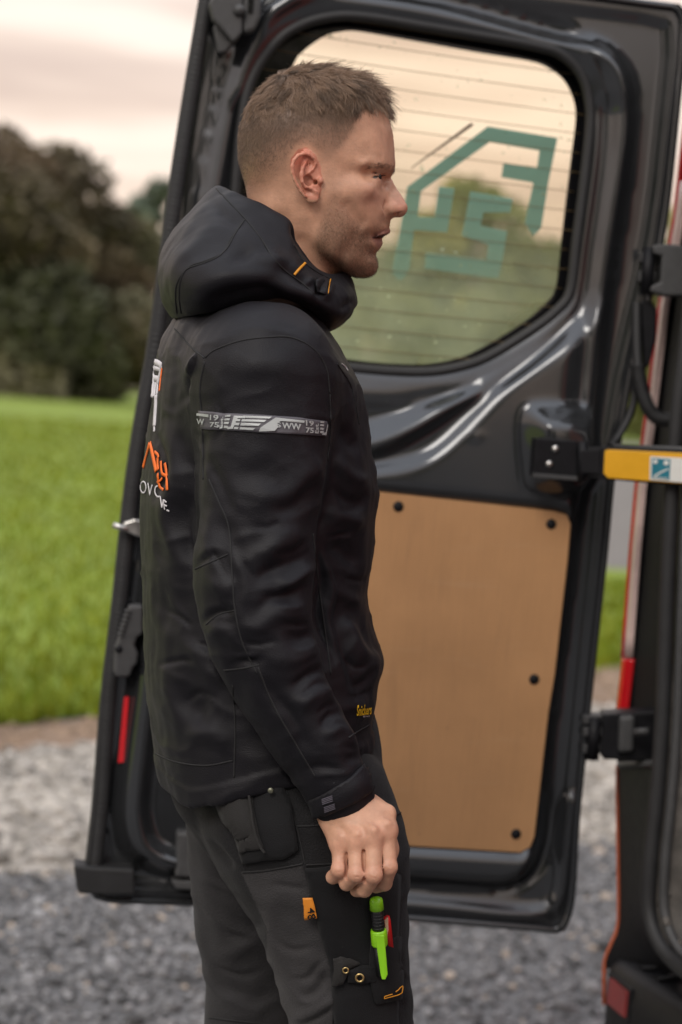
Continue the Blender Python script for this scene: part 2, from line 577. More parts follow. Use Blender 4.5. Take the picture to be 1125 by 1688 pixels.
for px_, top_, Y_, w_, c_, sd_, lb_ in ((-640, 300, 46, 430, BR, 71, 'broad brown tree, second left of the tall beech'), (-1000, 260, 48, 480, GR, 72, 'green tree, third left of the tall beech'), (-1420, 290, 50, 520, BR, 73, 'brown tree, fourth left of the tall beech'), (-1900, 250, 52, 600, GR, 74, 'big green tree at the left end of the field edge'),
                                 (1700, 300, 56, 480, GR, 75, 'green tree beyond the lane, right of the broad oak'), (2150, 330, 58, 520, GY, 76, 'yellow-green tree at the right end of the field edge')):
    tree('field_tree', px_, top_, Y_, w_, c_, lb_, 'tree', sd_, n=7000, lobes=20)
# unseen trees added behind the camera to darken door reflections and frontal fill
def added_tree(x, y, h, seed, label):
    global FAR
    f0, FAR = FAR, 1.0
    n0 = tree('added_tree', 562, 400, 30, 3200 * (h * .95) / 30, GR, label, 'tree', seed, n=7000, lobes=18)
    FAR = f0
    k = h / float(U(562, 400, 30)[2])
    x0 = float(U(562, 400, 30)[0])
    for c_ in n0.children: c_.data.transform(Matrix.Diagonal((1, 1, k, 1)))
    n0.location = (0, 0, 0); n0.matrix_world = Matrix.Translation((x - x0 * 1.0, y - 30, 0)) @ Matrix.Translation((0, 0, 0))
    for c_ in n0.children: c_.matrix_parent_inverse = Matrix.Identity(4)
added_tree(-9.5, -12, 6.0, 61, 'unseen green tree added behind the camera, furthest from the van')
added_tree(-3.2, -13, 6.6, 62, 'tall unseen tree added behind the camera, facing the open door')
added_tree(3.4, -12.5, 6.2, 63, 'unseen green tree added behind the camera, in line with the van bumper')
added_tree(10, -12, 6.4, 64, 'unseen green tree added behind the camera, alongside the van body')
# low bushes in front of the trees
def bush(px, top, Y, width, cols, label, seed, n=3500):
    rg = np.random.default_rng(seed)
    Y = Y * FAR
    P = U(px, top, Y); W2 = width / 3200 * Y / 2; h = P[2]
    root = empty('bush', (P[0], Y, 0))
    st = []
    Vs = []; Fs = []
    for i in range(6):
        q = np.array([P[0] + rg.normal(0, W2 * .4), Y + rg.normal(0, .4), h * .7])
        v, f = tube(np.array([[P[0], Y, -.05], (q + [P[0], Y, 0]) / 2, q]), [.05, .03, .012], 5, ref=(.2, -1, .1))
        Fs += [tuple(k + len(Vs) for k in qq) for qq in f]; Vs += v.tolist()
    mesh_obj('stem', np.array(Vs), Fs, m_bark, root)
    d = rg.normal(0, 1, (n, 3)); d /= np.linalg.norm(d, axis=1)[:, None]
    r = rg.uniform(.2, 1, n) ** .5 * (1 + .25 * np.sin(d[:, 0] * 7 + seed) * np.cos(d[:, 2] * 5))
    pos = np.array([P[0], Y, h * .48]) + d * r[:, None] * [W2, min(W2, 1.6), h * .5]
    pos[:, 2] = np.clip(pos[:, 2], .04, None)
    a = rg.normal(0, 1, (n, 3)); a *= (.13 * FAR * rg.uniform(.6, 1.4, n) / np.linalg.norm(a, axis=1))[:, None]
    b = np.cross(a, rg.normal(0, 1, (n, 3))); b *= (.07 * FAR / np.linalg.norm(b, axis=1))[:, None]
    o = mesh_obj('foliage', np.stack([pos - a, pos + b, pos + a, pos - b], 1).reshape(-1, 3), np.arange(4 * n).reshape(n, 4), m_leaf, root, smooth=False)
    c = (np.array(cols[0]) + (np.array(cols[1]) - cols[0]) * rg.uniform(0, 1, (n, 1))) * rg.uniform(.7, 1.3, (n, 1))
    fcolor(o, 'Col', np.repeat(c, 4, 0))
    tag(root, label, 'bush')
bush(20, 600, 60, 90, GY, 'yellow-green bush under the tall beech tree', 51)
bush(-70, 590, 58, 120, GR, 'dark green bush left of the yellow-green bush', 52)
bush(180, 612, 62, 170, ((.17, .11, .09), (.22, .16, .12)), 'reddish-brown low bush by the field fence', 53)
bush(650, 470, 55, 330, GY, 'low olive bush behind the lower door window beside the collar', 54)
bush(840, 470, 50, 330, GR, 'low green bush behind the lower right of the door window', 55)
bush(1060, 560, 60, 200, GY, 'low pale bush at the end of the gravel lane', 56)

# field fence at the far side of the lawn
m_wood = mat('weathered_wood', (0.30, 0.27, 0.24), 0.85, var=0.2, nscale=8)
fr = empty('field_fence', (-12, 100, 0))
for i in range(12):
    x = -22 + i * 1.6
    o = box_obj('post', (x, 100, 0.55), (0.11, 0.11, 1.14), m_wood, fr, bev=0)
for z in (0.45, 0.95):
    box_obj('rail', (-13.2, 99.9, z), (18.6, 0.045, 0.10), m_wood, fr, bev=0)
tag(fr, 'weathered grey post and rail fence along the far lawn edge', 'fence')
# ================================================================== the van and its open rear door
m_paint = mat('door_paint', (0.062, 0.065, 0.070), 0.14, metal=0.65, var=0.12, nscale=6, coat=0.5, spec=0.5, spots=(160, 0.74, (0.16, 0.15, 0.14)))
def dusty(m, amt=.5, col=(.20, .19, .175)):
    t = m.node_tree; b = t.nodes['Principled BSDF']
    tc = t.nodes.new('ShaderNodeTexCoord')
    n1 = t.nodes.new('ShaderNodeTexNoise'); n1.inputs['Scale'].default_value = 5.5; n1.inputs['Detail'].default_value = 8; n1.inputs['Roughness'].default_value = .68
    t.links.new(tc.outputs['Object'], n1.inputs['Vector'])
    r = t.nodes.new('ShaderNodeMapRange'); r.inputs['From Min'].default_value = .42; r.inputs['From Max'].default_value = .78; r.inputs['To Max'].default_value = amt
    t.links.new(n1.outputs[0], r.inputs['Value'])
    x = t.nodes.new('ShaderNodeMix'); x.data_type = 'RGBA'; x.inputs['B'].default_value = (*col, 1)
    t.links.new(r.outputs[0], x.inputs['Factor']); t.links.new(b.inputs['Base Color'].links[0].from_socket, x.inputs['A']); t.links.new(x.outputs['Result'], b.inputs['Base Color'])
    a = t.nodes.new('ShaderNodeMath'); a.operation = 'ADD'; t.links.new(r.outputs[0], a.inputs[0]); t.links.new(b.inputs['Roughness'].links[0].from_socket, a.inputs[1])
    t.links.new(a.outputs[0], b.inputs['Roughness'])
dusty(m_paint, .05)
m_red = mat('red_van_paint', (0.42, 0.045, 0.02), 0.3, var=0.05, nscale=4, coat=0.6)
m_rub = mat('rubber', (0.018, 0.018, 0.019), 0.62, var=0.2, nscale=40)
m_plas = mat('black_plastic', (0.008, 0.008, 0.0098), 0.5, spec=0.22, var=0.2, nscale=60, bump=0.25, bscale=700)
m_trim = mat('grey_plastic', (0.055, 0.055, 0.056), 0.55, var=0.15, nscale=60, bump=0.2, bscale=600)
m_trim2 = mat('bumper_plastic', (0.045, 0.045, 0.047), 0.5, var=0.3, nscale=30, bump=0.2, bscale=600)
m_frit = mat('black_frit', (0.006, 0.006, 0.007), 0.12, var=0.1)
m_steel = mat('bright_steel', (0.62, 0.60, 0.57), 0.32, metal=1.0, var=0.15, nscale=60)
m_yel = mat('yellow_strap', (0.72, 0.36, 0.008), 0.45, var=0.06, nscale=30)
m_lred = mat('red_lens', (0.65, 0.012, 0.018), 0.15, var=0.06, coat=0.5)
m_lpale = mat('clear_lens', (0.78, 0.58, 0.54), 0.12, var=0.1, nscale=40, coat=0.6)
m_teal = mat('teal_vinyl', (0.25, 0.54, 0.56), 0.45, var=0.05, nscale=20)
def vinyl(m, col):       # thin film sign vinyl lets some light through
    t = m.node_tree; b = t.nodes['Principled BSDF']; o = t.nodes['Material Output']
    tl = t.nodes.new('ShaderNodeBsdfTranslucent'); tl.inputs['Color'].default_value = (*col, 1)
    mx_ = t.nodes.new('ShaderNodeMixShader'); mx_.inputs[0].default_value = .45
    t.links.new(b.outputs[0], mx_.inputs[1]); t.links.new(tl.outputs[0], mx_.inputs[2]); t.links.new(mx_.outputs[0], o.inputs['Surface'])
vinyl(m_teal, (.22, .46, .47))
m_brown = mat('brown_vinyl', (0.05, 0.02, 0.012), 0.5)
m_bluel = mat('blue_label', (0.01, 0.16, 0.22), 0.45)
m_white = mat('white_print', (0.70, 0.70, 0.66), 0.5, var=0.04)

def ply_mat():
    m = mat('plywood_film', (0.53, 0.288, 0.132), 0.38, var=0.07, nscale=9, spots=(70, 0.76, (0.20, 0.105, 0.05)))
    t = m.node_tree; b = t.nodes['Principled BSDF']
    tc = t.nodes.new('ShaderNodeTexCoord'); mp = t.nodes.new('ShaderNodeMapping')
    mp.inputs['Scale'].default_value = (420, 420, 14)
    t.links.new(tc.outputs['Object'], mp.inputs[0])
    n = t.nodes.new('ShaderNodeTexNoise'); n.inputs['Scale'].default_value = 1.0; n.inputs['Detail'].default_value = 3
    t.links.new(mp.outputs[0], n.inputs['Vector'])
    mr = t.nodes.new('ShaderNodeMapRange'); mr.inputs['From Min'].default_value = .3; mr.inputs['From Max'].default_value = .7
    mr.inputs['To Min'].default_value = .96; mr.inputs['To Max'].default_value = 1.035
    t.links.new(n.outputs[0], mr.inputs['Value'])
    for (sc_, th_, col_, amt) in (((30, 30, 5), .66, (.25, .14, .07), .22), ((6, 6, 60), .70, (.58, .38, .23), .18), ((4.5, 4.5, 3.0), .60, (.38, .20, .09), .25)):
        m_ = t.nodes.new('ShaderNodeMapping'); m_.inputs['Scale'].default_value = sc_; m_.inputs['Location'].default_value = (sc_[0], 2.2, sc_[2])
        t.links.new(tc.outputs['Object'], m_.inputs[0])
        n_ = t.nodes.new('ShaderNodeTexNoise'); n_.inputs['Detail'].default_value = 5; n_.inputs['Scale'].default_value = 1.0
        t.links.new(m_.outputs[0], n_.inputs['Vector'])
        r_ = t.nodes.new('ShaderNodeMapRange'); r_.inputs['From Min'].default_value = th_ - .08; r_.inputs['From Max'].default_value = th_ + .06; r_.inputs['To Max'].default_value = amt
        t.links.new(n_.outputs[0], r_.inputs['Value'])
        x_ = t.nodes.new('ShaderNodeMix'); x_.data_type = 'RGBA'; x_.inputs['B'].default_value = (*col_, 1)
        t.links.new(r_.outputs[0], x_.inputs['Factor']); t.links.new(b.inputs['Base Color'].links[0].from_socket, x_.inputs['A'])
        t.links.new(x_.outputs['Result'], b.inputs['Base Color'])
    src = b.inputs['Base Color'].links[0].from_socket
    mu = t.nodes.new('ShaderNodeMix'); mu.data_type = 'RGBA'; mu.blend_type = 'MULTIPLY'; mu.inputs['Factor'].default_value = 1
    t.links.new(src, mu.inputs['A']); t.links.new(mr.outputs[0], mu.inputs['B'])
    t.links.new(mu.outputs['Result'], b.inputs['Base Color'])
    return m
m_ply = ply_mat()

def glass_mat():
    m = bpy.data.materials.new('dusty_glass'); m.use_nodes = True
    t = m.node_tree; t.nodes.clear(); n = t.nodes.new; l = t.links.new
    o = n('ShaderNodeOutputMaterial')
    tr = n('ShaderNodeBsdfTransparent'); tr.inputs['Color'].default_value = (0.94, 0.85, 0.70, 1)
    gl = n('ShaderNodeBsdfGlossy'); gl.inputs['Roughness'].default_value = 0.03; gl.inputs['Color'].default_value = (.9, .95, .92, 1)
    df = n('ShaderNodeBsdfDiffuse'); df.inputs['Color'].default_value = (0.52, 0.60, 0.40, 1)
    tl = n('ShaderNodeBsdfTranslucent'); tl.inputs['Color'].default_value = (0.50, 0.56, 0.36, 1)
    ad = n('ShaderNodeMixShader'); ad.inputs[0].default_value = .5
    l(df.outputs[0], ad.inputs[1]); l(tl.outputs[0], ad.inputs[2])
    fr = n('ShaderNodeFresnel'); fr.inputs['IOR'].default_value = 1.35
    m1 = n('ShaderNodeMixShader'); l(fr.outputs[0], m1.inputs[0]); l(tr.outputs[0], m1.inputs[1]); l(gl.outputs[0], m1.inputs[2])
    tc = n('ShaderNodeTexCoord')
    z1 = n('ShaderNodeTexNoise'); z1.inputs['Scale'].default_value = 7; z1.inputs['Detail'].default_value = 6; l(tc.outputs['Object'], z1.inputs['Vector'])
    z2 = n('ShaderNodeTexNoise'); z2.inputs['Scale'].default_value = 85; z2.inputs['Detail'].default_value = 2; l(tc.outputs['Object'], z2.inputs['Vector'])
    # road film, thicker towards the bottom of the pane
    sp = n('ShaderNodeSeparateXYZ'); l(tc.outputs['Object'], sp.inputs[0])
    zr = n('ShaderNodeMapRange'); zr.inputs['From Min'].default_value = 1.46; zr.inputs['From Max'].default_value = 1.9
    zr.inputs['To Min'].default_value = 0.74; zr.inputs['To Max'].default_value = 0.03; l(sp.outputs['Z'], zr.inputs['Value'])
    r1 = n('ShaderNodeMapRange'); r1.inputs['From Min'].default_value = .3; r1.inputs['From Max'].default_value = .75
    r1.inputs['To Min'].default_value = 0.5; r1.inputs['To Max'].default_value = 1.4; l(z1.outputs[0], r1.inputs['Value'])
    r2 = n('ShaderNodeMapRange'); r2.inputs['From Min'].default_value = .69; r2.inputs['From Max'].default_value = .76
    r2.inputs['To Min'].default_value = 0.0; r2.inputs['To Max'].default_value = 0.6; l(z2.outputs[0], r2.inputs['Value'])
    mu = n('ShaderNodeMath'); mu.operation = 'MULTIPLY'; l(zr.outputs[0], mu.inputs[0]); l(r1.outputs[0], mu.inputs[1])
    s = n('ShaderNodeMath'); s.operation = 'ADD'; s.use_clamp = True; l(mu.outputs[0], s.inputs[0]); l(r2.outputs[0], s.inputs[1])
    m2 = n('ShaderNodeMixShader'); l(s.outputs[0], m2.inputs[0]); l(m1.outputs[0], m2.inputs[1]); l(ad.outputs[0], m2.inputs[2])
    l(m2.outputs[0], o.inputs['Surface'])
    return m
m_glass = glass_mat()

van = empty('van', (1.6, 2.2, 0))
tag(van, 'red panel van with black rear door swung open and plywood-lined inside', 'van')

# ---- the plane of the open door
_A = U(145, 1424, 2.97); _B = U(975, 1170, 3.09)
DE = np.array([_B[0] - _A[0], _B[1] - _A[1], 0.0]); DE /= np.linalg.norm(DE)
DN = np.array([DE[1], -DE[0], 0.0])            # towards the camera
DO = np.array([_A[0], _A[1], 0.0])
def D(px, py, w=0.0):
    d = ray(px, py)
    o = DO + DN * w
    return CP + d * (((o - CP) @ DN) / (d @ DN))
def D2(px, py, w=0.0):
    p = D(px, py, w) - DO
    return np.array([p @ DE, p[2]])
def DW(u, v, w=0.0):
    u = np.asarray(u); v = np.asarray(v); w = np.asarray(w)
    return DO + u[..., None] * DE + v[..., None] * np.array([0, 0, 1.0]) + w[..., None] * DN
def poly2(pts, n=None, w=0.0):
    P = np.array([D2(a, b, w) for a, b in pts])
    return spline(P, n, True) if n else P

OUT = [(350, -88), (334, 8), (311, 145), (286, 307), (253, 552), (226, 700), (209, 820), (189, 998), (171, 1152), (159, 1316), (145, 1424),
       (150, 1462), (178, 1485), (331, 1493), (665, 1517), (889, 1535), (926, 1536), (942, 1508), (950, 1454), (954, 1364), (963, 1275), (973, 1177),
       (983, 1083), (1001, 920), (1013, 794), (1024, 730), (1042, 630), (1062, 545), (1080, 470), (1095, 395), (1107, 314), (1123, 160), (1130, 90), (1128, 16), (1060, 0), (740, -40)]
OUT2 = poly2(OUT)
CLEAR = [(487, 104), (504, 80), (541, 54), (571, 47), (597, 47), (700, 65), (800, 83), (880, 96), (912, 108), (939, 130), (954, 162), (957, 193), (950, 251), (939, 341),
         (930, 426), (923, 476), (907, 498), (871, 530), (799, 574), (755, 592), (710, 600), (665, 600), (620, 597), (545, 588), (480, 578), (440, 560), (430, 520), (440, 400), (462, 190)]
OPEN = [(400, 190), (420, 120), (455, 70), (495, 42), (545, 28), (600, 28), (700, 44), (880, 76), (930, 94), (960, 128), (972, 175), (972, 215), (964, 290), (950, 400),
        (940, 480), (920, 510), (880, 542), (805, 588), (755, 606), (700, 614), (620, 611), (520, 600), (440, 592), (385, 570), (375, 520), (385, 350)]
OP2 = poly2(OPEN, 140); CL2 = poly2(CLEAR, 140)
PAN = [(415, 40), (450, 0), (520, -22), (720, 5), (900, 50), (965, 66), (1010, 92), (1035, 140), (1035, 230), (1024, 314), (1010, 404), (992, 539), (979, 673), (965, 780), (945, 873),
       (927, 1013), (907, 1150), (893, 1290), (884, 1390), (872, 1432), (840, 1452), (780, 1455), (560, 1440), (330, 1428), (285, 1436), (245, 1424), (210, 1400), (197, 1360), (197, 1300),
       (212, 1170), (232, 1010), (262, 800), (300, 560), (336, 330), (375, 130)]
PN2 = poly2(PAN, 200)

# heightfield of the pressed inner panel
lo, hi = OUT2.min(0), OUT2.max(0)
st = 0.0042
us = np.arange(lo[0] - st, hi[0] + 2 * st, st); vv = np.arange(lo[1] - st, hi[1] + 2 * st, st)
GU, GV = np.meshgrid(us, vv, indexing='ij')
sO = sd_poly(GU, GV, OUT2); sP = sd_poly(GU, GV, PN2); sW = sd_poly(GU, GV, OP2)
PX = 1 / 1070.0
def ramp(x):
    """straight bevel with rounded ends"""
    return np.clip(.5 + .5 * (np.sqrt((2 * x) ** 2 + .02) - np.sqrt((2 * x - 2) ** 2 + .02)) / 2, 0, 1)
def L2d(pts, n=40): return spline(np.array([D2(a, b) for a, b in pts]), n)
Hh = 0.040 * sstep((-sP + 0.010) / 0.030)                          # raised inner panel with a rolled shoulder
Hh -= 0.034 * ramp((0.052 - sW) / 0.036)                          # dished surround of the window
Hh += 0.006 * np.exp(-((sW - 0.014) / 0.008) ** 2)
Hh -= 0.006 * sstep((-sO - 0.022) / 0.012) * (sP > 0.012)          # gutter inside the seal
# vertical flute right of the window
d, t = dist_line(GU, GV, L2d([(1000, 150), (998, 260), (975, 420), (962, 520), (950, 640), (935, 760)]))
Hh -= 0.010 * np.exp(-(d / 0.016) ** 2) * sstep(t / .06) * sstep((1 - t) / .25)
# swooping pressings below the window
wy = lambda pts, amp, wd, e0=.05, e1=.12: (lambda dt: amp * np.exp(-(dt[0] / wd) ** 2) * sstep(dt[1] / e0) * sstep((1 - dt[1]) / e1))(dist_line(GU, GV, L2d(pts)))
TRI = [(470, 634), (560, 641), (650, 645), (740, 640), (785, 632), (740, 660), (690, 690), (640, 712), (590, 726), (540, 732), (470, 734)]
sT = sd_poly(GU, GV, poly2(TRI, 60))
Hh -= 0.030 * ramp((-sT + 0.004) / 0.030)
LENS = [(470, 752), (560, 748), (620, 736), (680, 706), (740, 668), (800, 630), (870, 586), (930, 530), (955, 508), (930, 548), (880, 596), (820, 648), (770, 700), (725, 742), (685, 764), (630, 776), (540, 782), (470, 784)]
sL = sd_poly(GU, GV, poly2(LENS, 70))
Hh -= 0.018 * ramp((-sL + 0.002) / 0.019)
# bulge that carries the check strap
BUL = [(862, 690), (880, 676), (955, 682), (966, 700), (972, 790), (880, 800), (864, 760)]
sB = sd_poly(GU, GV, poly2(BUL, 60))
Hh += 0.044 * ramp((-sB + 0.012) / 0.034)
# small dings that catch the light
for (a, b, r, k) in ((775, 718, .010, .0016),):
    c = D2(a, b); Hh += k * np.exp(-(((GU - c[0]) / r) ** 2 + ((GV - c[1]) / (r * .55)) ** 2))
# plywood bed, lower ledges, left rib and its dark hollow
PLY = [(455, 790), (621, 809), (905, 840), (926, 846), (932, 862), (927, 920), (906, 1107), (896, 1167), (873, 1370), (866, 1388), (849, 1397), (665, 1386), (440, 1372)]
PL2 = poly2(PLY)
sY = sd_poly(GU, GV, PL2)
Hh -= 0.012 * sstep((-sY + 0.012) / 0.012)
HOL = [(300, 900), (262, 1100), (236, 1290), (236, 1345), (250, 1385), (285, 1405), (330, 1408), (400, 1412), (420, 1200), (420, 900)]
sH = sd_poly(GU, GV, poly2(HOL, 80))
Hh -= 0.022 * sstep((-sH + 0.004) / 0.016)
Hh += wy([(160, 1470), (330, 1468), (665, 1487), (860, 1505), (915, 1490), (930, 1430), (945, 1300)], 0.010, 0.010, .01, .02)
Hh += wy([(560, 1440), (700, 1448), (830, 1462), (880, 1440), (905, 1390), (915, 1300)], -0.008, 0.010, .05, .1)
# left pillar box section: flat face with steps
Hh += wy([(372, 60), (352, 200), (330, 330), (300, 520)], 0.010, 0.014, .02, .1)
Hh += wy([(400, 150), (385, 250), (368, 380), (350, 520)], -0.016, 0.012, .1, .1)
c = D2(385, 75)
Hh += 0.0007 * np.sin(GU * 9 + 1) * np.cos(GV * 7)
for _ in range(3):
    Hp = np.pad(Hh, 1, 'edge'); Hh = (Hp[:-2, 1:-1] + Hp[2:, 1:-1] + Hp[1:-1, :-2] + Hp[1:-1, 2:] + 2 * Hh) / 6
HF = lambda u, v: Hh[np.clip(np.round((np.asarray(u) - us[0]) / st).astype(int), 0, len(us) - 1), np.clip(np.round((np.asarray(v) - vv[0]) / st).astype(int), 0, len(vv) - 1)]
keep = (sO < 0.001) & (sW > -0.002)
cellk = keep[:-1, :-1] & keep[1:, :-1] & keep[1:, 1:] & keep[:-1, 1:]
ids = np.arange(GU.size).reshape(GU.shape)
ci, cj = np.nonzero(cellk)
Fq = np.stack([ids[ci, cj], ids[ci + 1, cj], ids[ci + 1, cj + 1], ids[ci, cj + 1]], -1)
used = np.unique(Fq); rm = np.zeros(GU.size, int); rm[used] = np.arange(len(used))
Vd = DW(GU, GV, Hh).reshape(-1, 3)[used]
# outer skin and closing edge, same mesh
door = mesh_obj('rear_door', Vd, rm[Fq], m_paint, van)
door['label'] = 'black inner side of the open rear door with window'
nO = len(OUT2)
ringO = spline(OUT2, 160, True)
def ring_strip(A, B):
    n = len(A); V = np.vstack([A, B]); F = [(i, (i + 1) % n, n + (i + 1) % n, n + i) for i in range(n)]
    return V, F
bk = -0.055
V, F = ring_strip(DW(ringO[:, 0], ringO[:, 1], np.full(160, 0.004)), DW(ringO[:, 0], ringO[:, 1], np.full(160, bk)))
mesh_obj('door_edge', V, F, m_paint, door)
bigO = OP2 * 1.0
Vo, Fo = tri_poly(OUT2)
# outer skin with window hole: bridge outline to opening
def bridge(A, B, wA, wB):
    n = len(A)
    cen = B.mean(0)
    k0 = np.argmin(((A - B[0]) ** 2).sum(1)); A = np.roll(A, -k0, 0)
    if np.sign(np.cross(A[1] - A[0], cen - A[0])) != np.sign(np.cross(B[1] - B[0], cen - B[0])): A = np.roll(A[::-1], 1, 0)
    V = np.vstack([DW(A[:, 0], A[:, 1], np.full(n, wA)), DW(B[:, 0], B[:, 1], np.full(n, wB))])
    return V, [(i, (i + 1) % n, n + (i + 1) % n, n + i) for i in range(n)]
up_poly = OUT2
# (outline sampled by angle round the window centre so that the bridge does not fold)
cen = OP2.mean(0)
ang = np.linspace(0, 2 * math.pi, 180, endpoint=False)
def by_angle(P):
    Q = []
    for a_ in ang:
        dv = np.array([math.cos(a_), math.sin(a_)]); best = 0
        for i in range(len(P)):
            p, q = P[i - 1] - cen, P[i] - cen
            e_ = q - p
            det = dv[0] * (-e_[1]) + dv[1] * e_[0]
            if abs(det) < 1e-12: continue
            r_ = (p[0] * (-e_[1]) + p[1] * e_[0]) / det
            s_ = (dv[0] * p[1] - dv[1] * p[0]) / det
            if r_ > 0 and -1e-9 <= s_ <= 1 + 1e-9: best = max(best, r_)
        Q.append(cen + dv * best)
    return np.array(Q)
A_, B_ = by_angle(OUT2), by_angle(OP2)
n = 180
V = np.vstack([DW(A_[:, 0], A_[:, 1], np.full(n, bk)), DW(B_[:, 0], B_[:, 1], np.full(n, bk - .006))])
mesh_obj('outer_skin', V, [(i, (i + 1) % n, n + (i + 1) % n, n + i) for i in range(n)], m_red, door)

# rubber seal round the door, ribbed
sealP = spline(np.array([D2(a, b) for a, b in [(352, -70), (340, 8), (317, 145), (292, 307), (260, 552), (234, 700), (217, 820), (198, 998), (180, 1152), (169, 1316), (158, 1424)]]), 900)
k = np.arange(900)
V, F = tube(DW(sealP[:, 0], sealP[:, 1], np.full(900, 0.012)), 0.0098 + 0.0006 * (np.sin(k * 2 * math.pi / 4.6) > 0), 8, ref=DN, flat=.6)
mesh_obj('rubber_seal', V, F, m_rub, door)
lip = spline(np.array([D2(a, b) for a, b in [(346, -70), (332, 8), (309, 145), (284, 307), (251, 552), (225, 700), (208, 820), (189, 998), (171, 1152), (158, 1316), (146, 1424)]]), 200)
V, F = tube(DW(lip[:, 0], lip[:, 1], np.full(200, 0.006)), 0.006, 8, ref=DN, flat=1.6)
mesh_obj('seal_lip', V, F, m_rub, door)
rest = spline(np.array([D2(a, b) for a, b in [(150, 1462), (178, 1481), (331, 1488), (665, 1511), (889, 1529), (922, 1530), (936, 1506), (944, 1454), (949, 1364), (957, 1275), (967, 1177),
        (977, 1083), (995, 920), (1007, 794), (1018, 730), (1036, 630), (1056, 545), (1074, 470), (1089, 395), (1101, 314), (1117, 160), (1123, 90), (1121, 22), (1060, 6), (740, -34), (352, -80)]]), 260)
V, F = tube(DW(rest[:, 0], rest[:, 1], np.full(260, 0.003)), 0.0062, 8, ref=DN)
mesh_obj('door_flange', V, F, m_paint, door)
# folded end of the seal at the bottom corner
V, F = prism([D(122, 1426, .03), D(150, 1430, .03), D(222, 1433, .03), D(223, 1475, .03), D(178, 1476, .03), D(130, 1473, .03), D(126, 1462, .03)], -DN * .045)
bevel(mesh_obj('seal_end', V, F, m_rub, door, smooth=False), .004)

# glass, printed border, gasket, heater wires, sticker
def sheet(name, P2, w, mt, parent, step=None, th=None):
    V2, F = tri_poly(P2, step)
    o = mesh_obj(name, DW(V2[:, 0], V2[:, 1], np.full(len(V2), w)), F, mt, parent, smooth=False)
    if th:
        s = o.modifiers.new('solid', 'SOLIDIFY'); s.thickness = th; s.offset = 0
    return o
GWd = -0.030
bigw = poly2([(a + (a - 690) * .03, b + (b - 310) * .03) for a, b in OPEN], 140)
glass = sheet('window_glass', bigw, GWd, m_glass, door)
glass['label'] = 'dusty tinted glass with heater wires'
Bc, Bo = by_angle(CL2), by_angle(bigw)
V = np.vstack([DW(Bo[:, 0], Bo[:, 1], np.full(n, GWd + .002)), DW(Bc[:, 0], Bc[:, 1], np.full(n, GWd + .002))])
mesh_obj('glass_border', V, [(i, (i + 1) % n, n + (i + 1) % n, n + i) for i in range(n)], m_frit, door, smooth=False)
gk = OP2
gw = HF(gk[:, 0], gk[:, 1])
V, F = tube(DW(gk[:, 0], gk[:, 1], np.full(len(gk), 0.004)), 0.0085, 8, closed=True, ref=DN, flat=1.0)
mesh_obj('window_gasket', V, F, m_rub, door)
ik = by_angle(OP2)
V, F = ring_strip(DW(ik[:, 0], ik[:, 1], np.full(n, 0.006)), DW(ik[:, 0], ik[:, 1], np.full(n, GWd)))
mesh_obj('window_reveal', V, F, m_plas, door)
m_wire = mat('heater_wire', (0.16, 0.11, 0.045), 0.5, var=.1)
# heater wires: straight lines that sag with the glass, spaced as in the picture
yl = [24 + i * 34.0 for i in range(17)]
for i, y0 in enumerate(yl):
    a = np.array([D2(400, y0 - 18 + i * .3, GWd), D2(985, y0 + 72 - i * 1.9, GWd)])
    tt = np.linspace(0, 1, 60); Pq = a[0] + (a[1] - a[0]) * tt[:, None]
    Pq[:, 1] -= 0.002 * np.sin(tt * math.pi)
    m_ = sd_poly(Pq[:, 0], Pq[:, 1], bigw) < -0.006
    if m_.sum() < 4: continue
    Q = Pq[m_]
    V, F = tube(DW(Q[:, 0], Q[:, 1], np.full(len(Q), GWd + .0030)), 0.0006, 5, ref=DN, flat=.5)
    mesh_obj('heater_wire', V, F, m_wire, door)
STK = [
    [(805, 208), (920, 227), (905, 300), (893, 376), (880, 388), (866, 368), (880, 301), (827, 292), (831, 268), (886, 277), (890, 248), (808, 234), (695, 315), (689, 357), (717, 358), (724, 307), (750, 310), (738, 383), (683, 379), (676, 440), (666, 460), (657, 462), (649, 452), (648, 440), (660, 380), (672, 308)],
    [(776, 315), (846, 327), (842, 350), (798, 350), (793, 372), (837, 381), (829, 428), (822, 459), (700, 442), (703, 416), (803, 428), (806, 403), (762, 388), (770, 350)],
]
for q in STK:
    sheet('window_sticker', poly2(q, None, GWd), GWd - .002, m_teal, door)
o = sheet('sticker_line', poly2([(677, 279), (680, 275), (776, 203), (782, 204), (779, 208)], None, GWd), GWd - .002, m_brown, door)

# plywood lining and its black clips
V2, F = tri_poly(PL2)
wP = float(HF(*D2(700, 1100))) + 0.004
pl = mesh_obj('plywood_panel', DW(V2[:, 0], V2[:, 1], np.full(len(V2), wP)), F, m_ply, door, smooth=False)
s = pl.modifiers.new('s', 'SOLIDIFY'); s.thickness = .005; s.offset = -1 if False else 0
bevel(pl, .001, 1)
pl['label'] = 'brown film-faced plywood lining panel'
def dome(name, px, py, w, r, hgt, mt, parent):
    bm = bmesh.new()
    bmesh.ops.create_uvsphere(bm, u_segments=16, v_segments=8, radius=1)
    bmesh.ops.delete(bm, geom=[v for v in bm.verts if v.co.z < -0.05], context='VERTS')
    o3 = D(px, py, w)
    Mx = Matrix(((DE[0], 0, DN[0], o3[0]), (DE[1], 0, DN[1], o3[1]), (0, 1, 0, o3[2]), (0, 0, 0, 1)))
    bmesh.ops.scale(bm, vec=(r, r, hgt), verts=bm.verts)
    bmesh.ops.transform(bm, matrix=Mx, verts=bm.verts)
    return bm_obj(name, bm, mt, parent, True)
